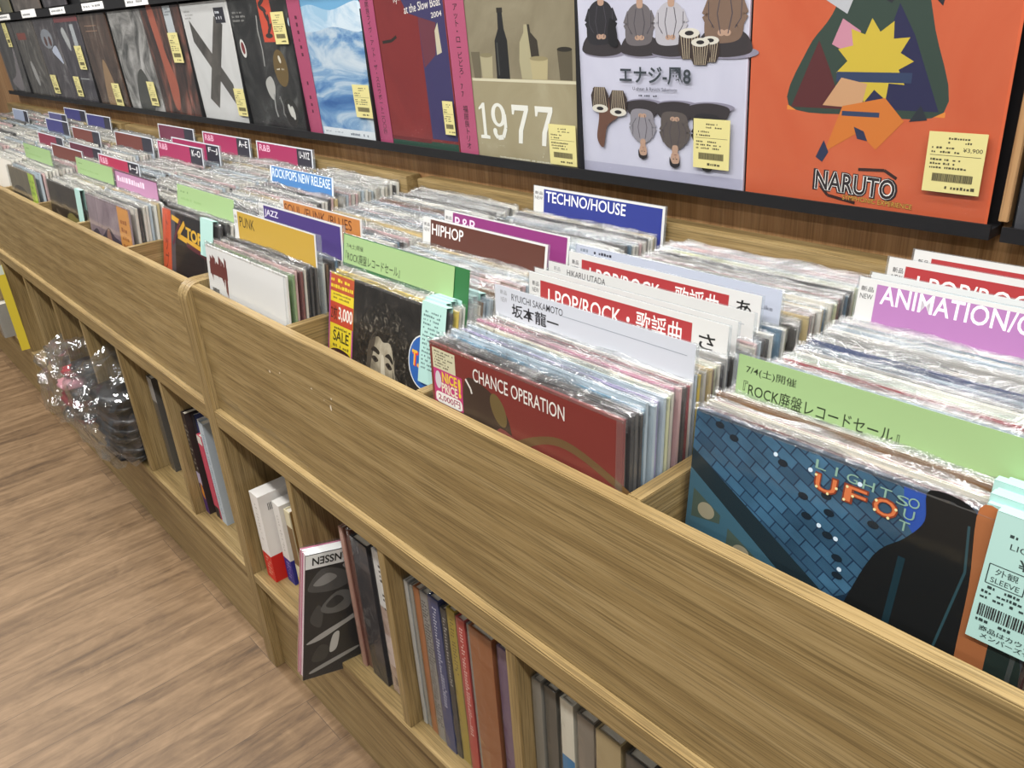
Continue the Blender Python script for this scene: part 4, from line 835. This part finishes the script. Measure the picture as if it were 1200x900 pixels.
# cells 2 - 4
book('thin brown pink book in the second cell, right of the photo book', .412, .424, .318, .028, .25, 'b58a7a', side='7a4a3c')
book('chestnut thin book against the brown pink one', .425, .438, .316, .034, .25, '6e4438')
book('thick black book in clear plastic', .447, .497, .314, .030, .25, '2c2a30', bands((.82, 1, '4a484c')))
def photo_spine(A, w, h): A.rect(0, .0, w, h * .62, mottled('sand_photo_print', [(.35, '9a7c6c'), (.55, 'c3aa9c'), (.75, 'dccfc8')], 12)); A.rect(0, h * .2, w, h * .42, 'd5c3bc'); A.scrib(w * .35, h * .6, w * .7, h * .92, 10, '4a4644'); A.barcode(w * .3, h * .06, w * .7, h * .12)
book('white book with a sandy photo spine and barcode', .508, .546, .318, .034, .25, 'e4e1dd', photo_spine)
seq = [(.607, .616, .310, 'c9c7c2', 'thin pale grey wrapped book, first of the third cell', None), (.618, .628, .306, 'a09c94', 'thin warm grey wrapped book, second of the third cell', None),
       (.632, .649, .312, 'a8683c', 'slim orange brown book in third cell', None), (.652, .672, .316, '8d8a86', 'silver book with black and white photo spine', spine_text('', '2a2a2a', .1, .95, .8)),
       (.676, .702, .322, '35406e', 'dark blue book with white spine lettering', spine_text('', 'c3c6d4', .3, .95, .35)), (.704, .716, .314, '3a3836', 'narrow charcoal book between blue and mustard books', spine_text('', 'a9a6a0', .5, .95, .4)),
       (.718, .738, .322, 'a08a30', 'mustard yellow book with dark spine lettering', spine_text('', '5d5020', .6, .95, .4)), (.740, .760, .318, 'b03a36', 'red book with pale spine lettering', spine_text('', 'e8c8c0', .25, .95, .35)),
       (.762, .770, .316, '8f8a84', 'thin grey wrapped book right of the red one', None), (.774, .824, .324, '94582e', 'broad rust brown book, left of the purple one', None), (.828, .872, .318, '6d5470', 'broad purple book at the right end of its cell', None),
       (.907, .924, .320, '8f8a80', 'grey wrapped book, first of the fourth cell', None), (.927, .948, .318, '5a564e', 'dark grey wrapped book, second of the fourth cell', None), (.955, .978, .316, 'd8d2c0', 'cream book with blue lower half', bands((0, .68, '2f78a8'))),
       (.986, 1.014, .312, '7d7468', 'taupe wrapped book left of the thick tan one', None), (1.022, 1.062, .318, 'a8946c', 'thick tan book in crinkled wrap', None), (1.070, 1.108, .314, '4a4640', 'dark book in heavily crinkled plastic', None),
       (1.113, 1.136, .306, '85807a', 'grey book right of the crinkled dark one', None), (1.142, 1.175, .302, 'b09a80', 'tan book at the end of the fourth cell', None)]
for x0, x1, h, c, lab, fn in seq: book(lab, x0, x1, h, random.uniform(.026, .034), .24, c, fn)
# middle counter
def purple_low(A, w, h): A.rect(0, 0, w, h * .3, '4a2a6a'); A.rect(0, h * .3, w, h * .42, 'b8b0cc'); A.blob([(w * .2, h * .2), (w * .5, h * .32), (w * .9, h * .25), (w * .8, h * .15)], 'd08a2c'); A.scrib(w * .2, h * .45, w * .8, h * .9, 10, '8a847c')
book('dark book with purple and orange foot in the cell by the counter seam', -.331, -.308, .285, .03, .2, '332a2a', purple_low, film_=False)
book('tall charcoal book between the purple footed and red books', -.306, -.292, .282, .045, .2, '2c2a30', film_=False, side='35406e')
book('short pinkish red book leaning by the pale blue ones', -.289, -.262, .235, .04, .18, 'c04a60', bands((0, .14, '2a2426'), (.9, 1, 'd9d2cc')), film_=False)
book('pale blue grey tall thin book nearest the counter seam', -.254, -.226, .282, .04, .2, 'b0bcc6', spine_text('', '5f7f95', .1, .9, .3), film_=False)
book('thin white book beside the pale blue grey one', -.2605, -.2555, .285, .042, .2, 'e4e4e2', None, film_=False)
book('dark grey wrapped book standing alone beside a partition', -.62, -.585, .285, .05, .2, '55524e', bands((.75, 1, 'a9a6a4')), film_=True)
# bags
def bag(label, x, y, z, sx, sy, sz, seed, items, rot=0, lim=.134):
    t = thing('goods_bag', label, 'plastic bag', (x, y, z), (0, 0, rot), 'crumpled bags of goods in the cells')
    def lump(name, m, s, off, amp, fr, sub=4, smooth=False):
        bm = bmesh.new(); bmesh.ops.create_icosphere(bm, subdivisions=sub, radius=1)
        for v in bm.verts:
            p = v.co.copy(); n = noise.noise(p * fr + Vector((seed, 0, 0))) + .5 * noise.noise(p * fr * 2.3 + Vector((0, seed, 3)))
            r = 1 + amp * n; q = Vector((abs(p.x) ** .7 * (1 if p.x > 0 else -1), abs(p.y) ** .7 * (1 if p.y > 0 else -1), abs(p.z) ** .8 * (1 if p.z > 0 else -1)))
            v.co = Vector((q.x * s[0] * r + off[0], q.y * s[1] * r + off[1], max(.001, (q.z * s[2]) * r + off[2])))
            v.co.x = max(-lim, min(lim, v.co.x))
        m_ = to_mesh(bm, name, [m]); 
        for p in m_.polygons: p.use_smooth = smooth
        return link(name, m_, t)
    lump('bag_film', FILM_BAG, (sx, sy, sz), (0, 0, sz * .92), .28, 2.6, 4)
    for c, s, off in items: lump('packed_item', plain(c, .3, .5), s, off, .16, 2.4, 3, True)
    return t
blk = []
for k in range(7): blk.append((('1c1c1e', '242428', '18181a')[k % 3], (.088 + .018 * math.sin(.7 + k * .45) , .07, .014), (.012 * math.sin(k * 2.1) + .006, .004 * math.sin(k * 1.7), .024 + .029 * k)))
bag('clear crumpled bag of folded black goods spilling from the cell', -.80, .015, ZS, .135, .125, .150, 3.0, blk)
bag('clear crumpled bag of black, red and pink goods in the farther cell', -1.125, .01, ZS, .13, .12, .14, 8.0, [('8a2428', (.095, .075, .014), (-.005, -.0, .026)), ('1e1c1e', (.09, .07, .016), (.015, -.015, .052)), ('7a1c24', (.085, .065, .012), (-.01, -.02, .082)), ('202022', (.08, .062, .018), (.02, -.01, .112)), ('c98a94', (.045, .04, .016), (-.01, -.045, .135)), ('9a2a34', (.05, .05, .010), (-.03, -.01, .165)), ('242226', (.06, .05, .016), (.02, .01, .185))])
bag('small clear bag squeezed at the left of the red and pink one', -1.42, .05, ZS, .08, .08, .10, 5.0, [('2a2a2c', (.055, .05, .05), (0, 0, .07))])
# yellow strip and grey package at the far left cell
A = Art(0); A.box(-.0004, -.030, 0, .0004, .0, .335, 'cfba38'); A.box(-.0006, -.029, .30, .0006, -.002, .335, 'c9d2c0'); A.build('shelf_sign', None, loc=(-1.925, -.001, .300), rot=(0, 0, 0), label='narrow yellow strip hanging from the ledge at the left edge', cat='sign')
book('grey wrapped package at the left edge below the yellow strip', -2.27, -2.21, .14, -.035, .15, '9a968e', None, name='wrapped_package')
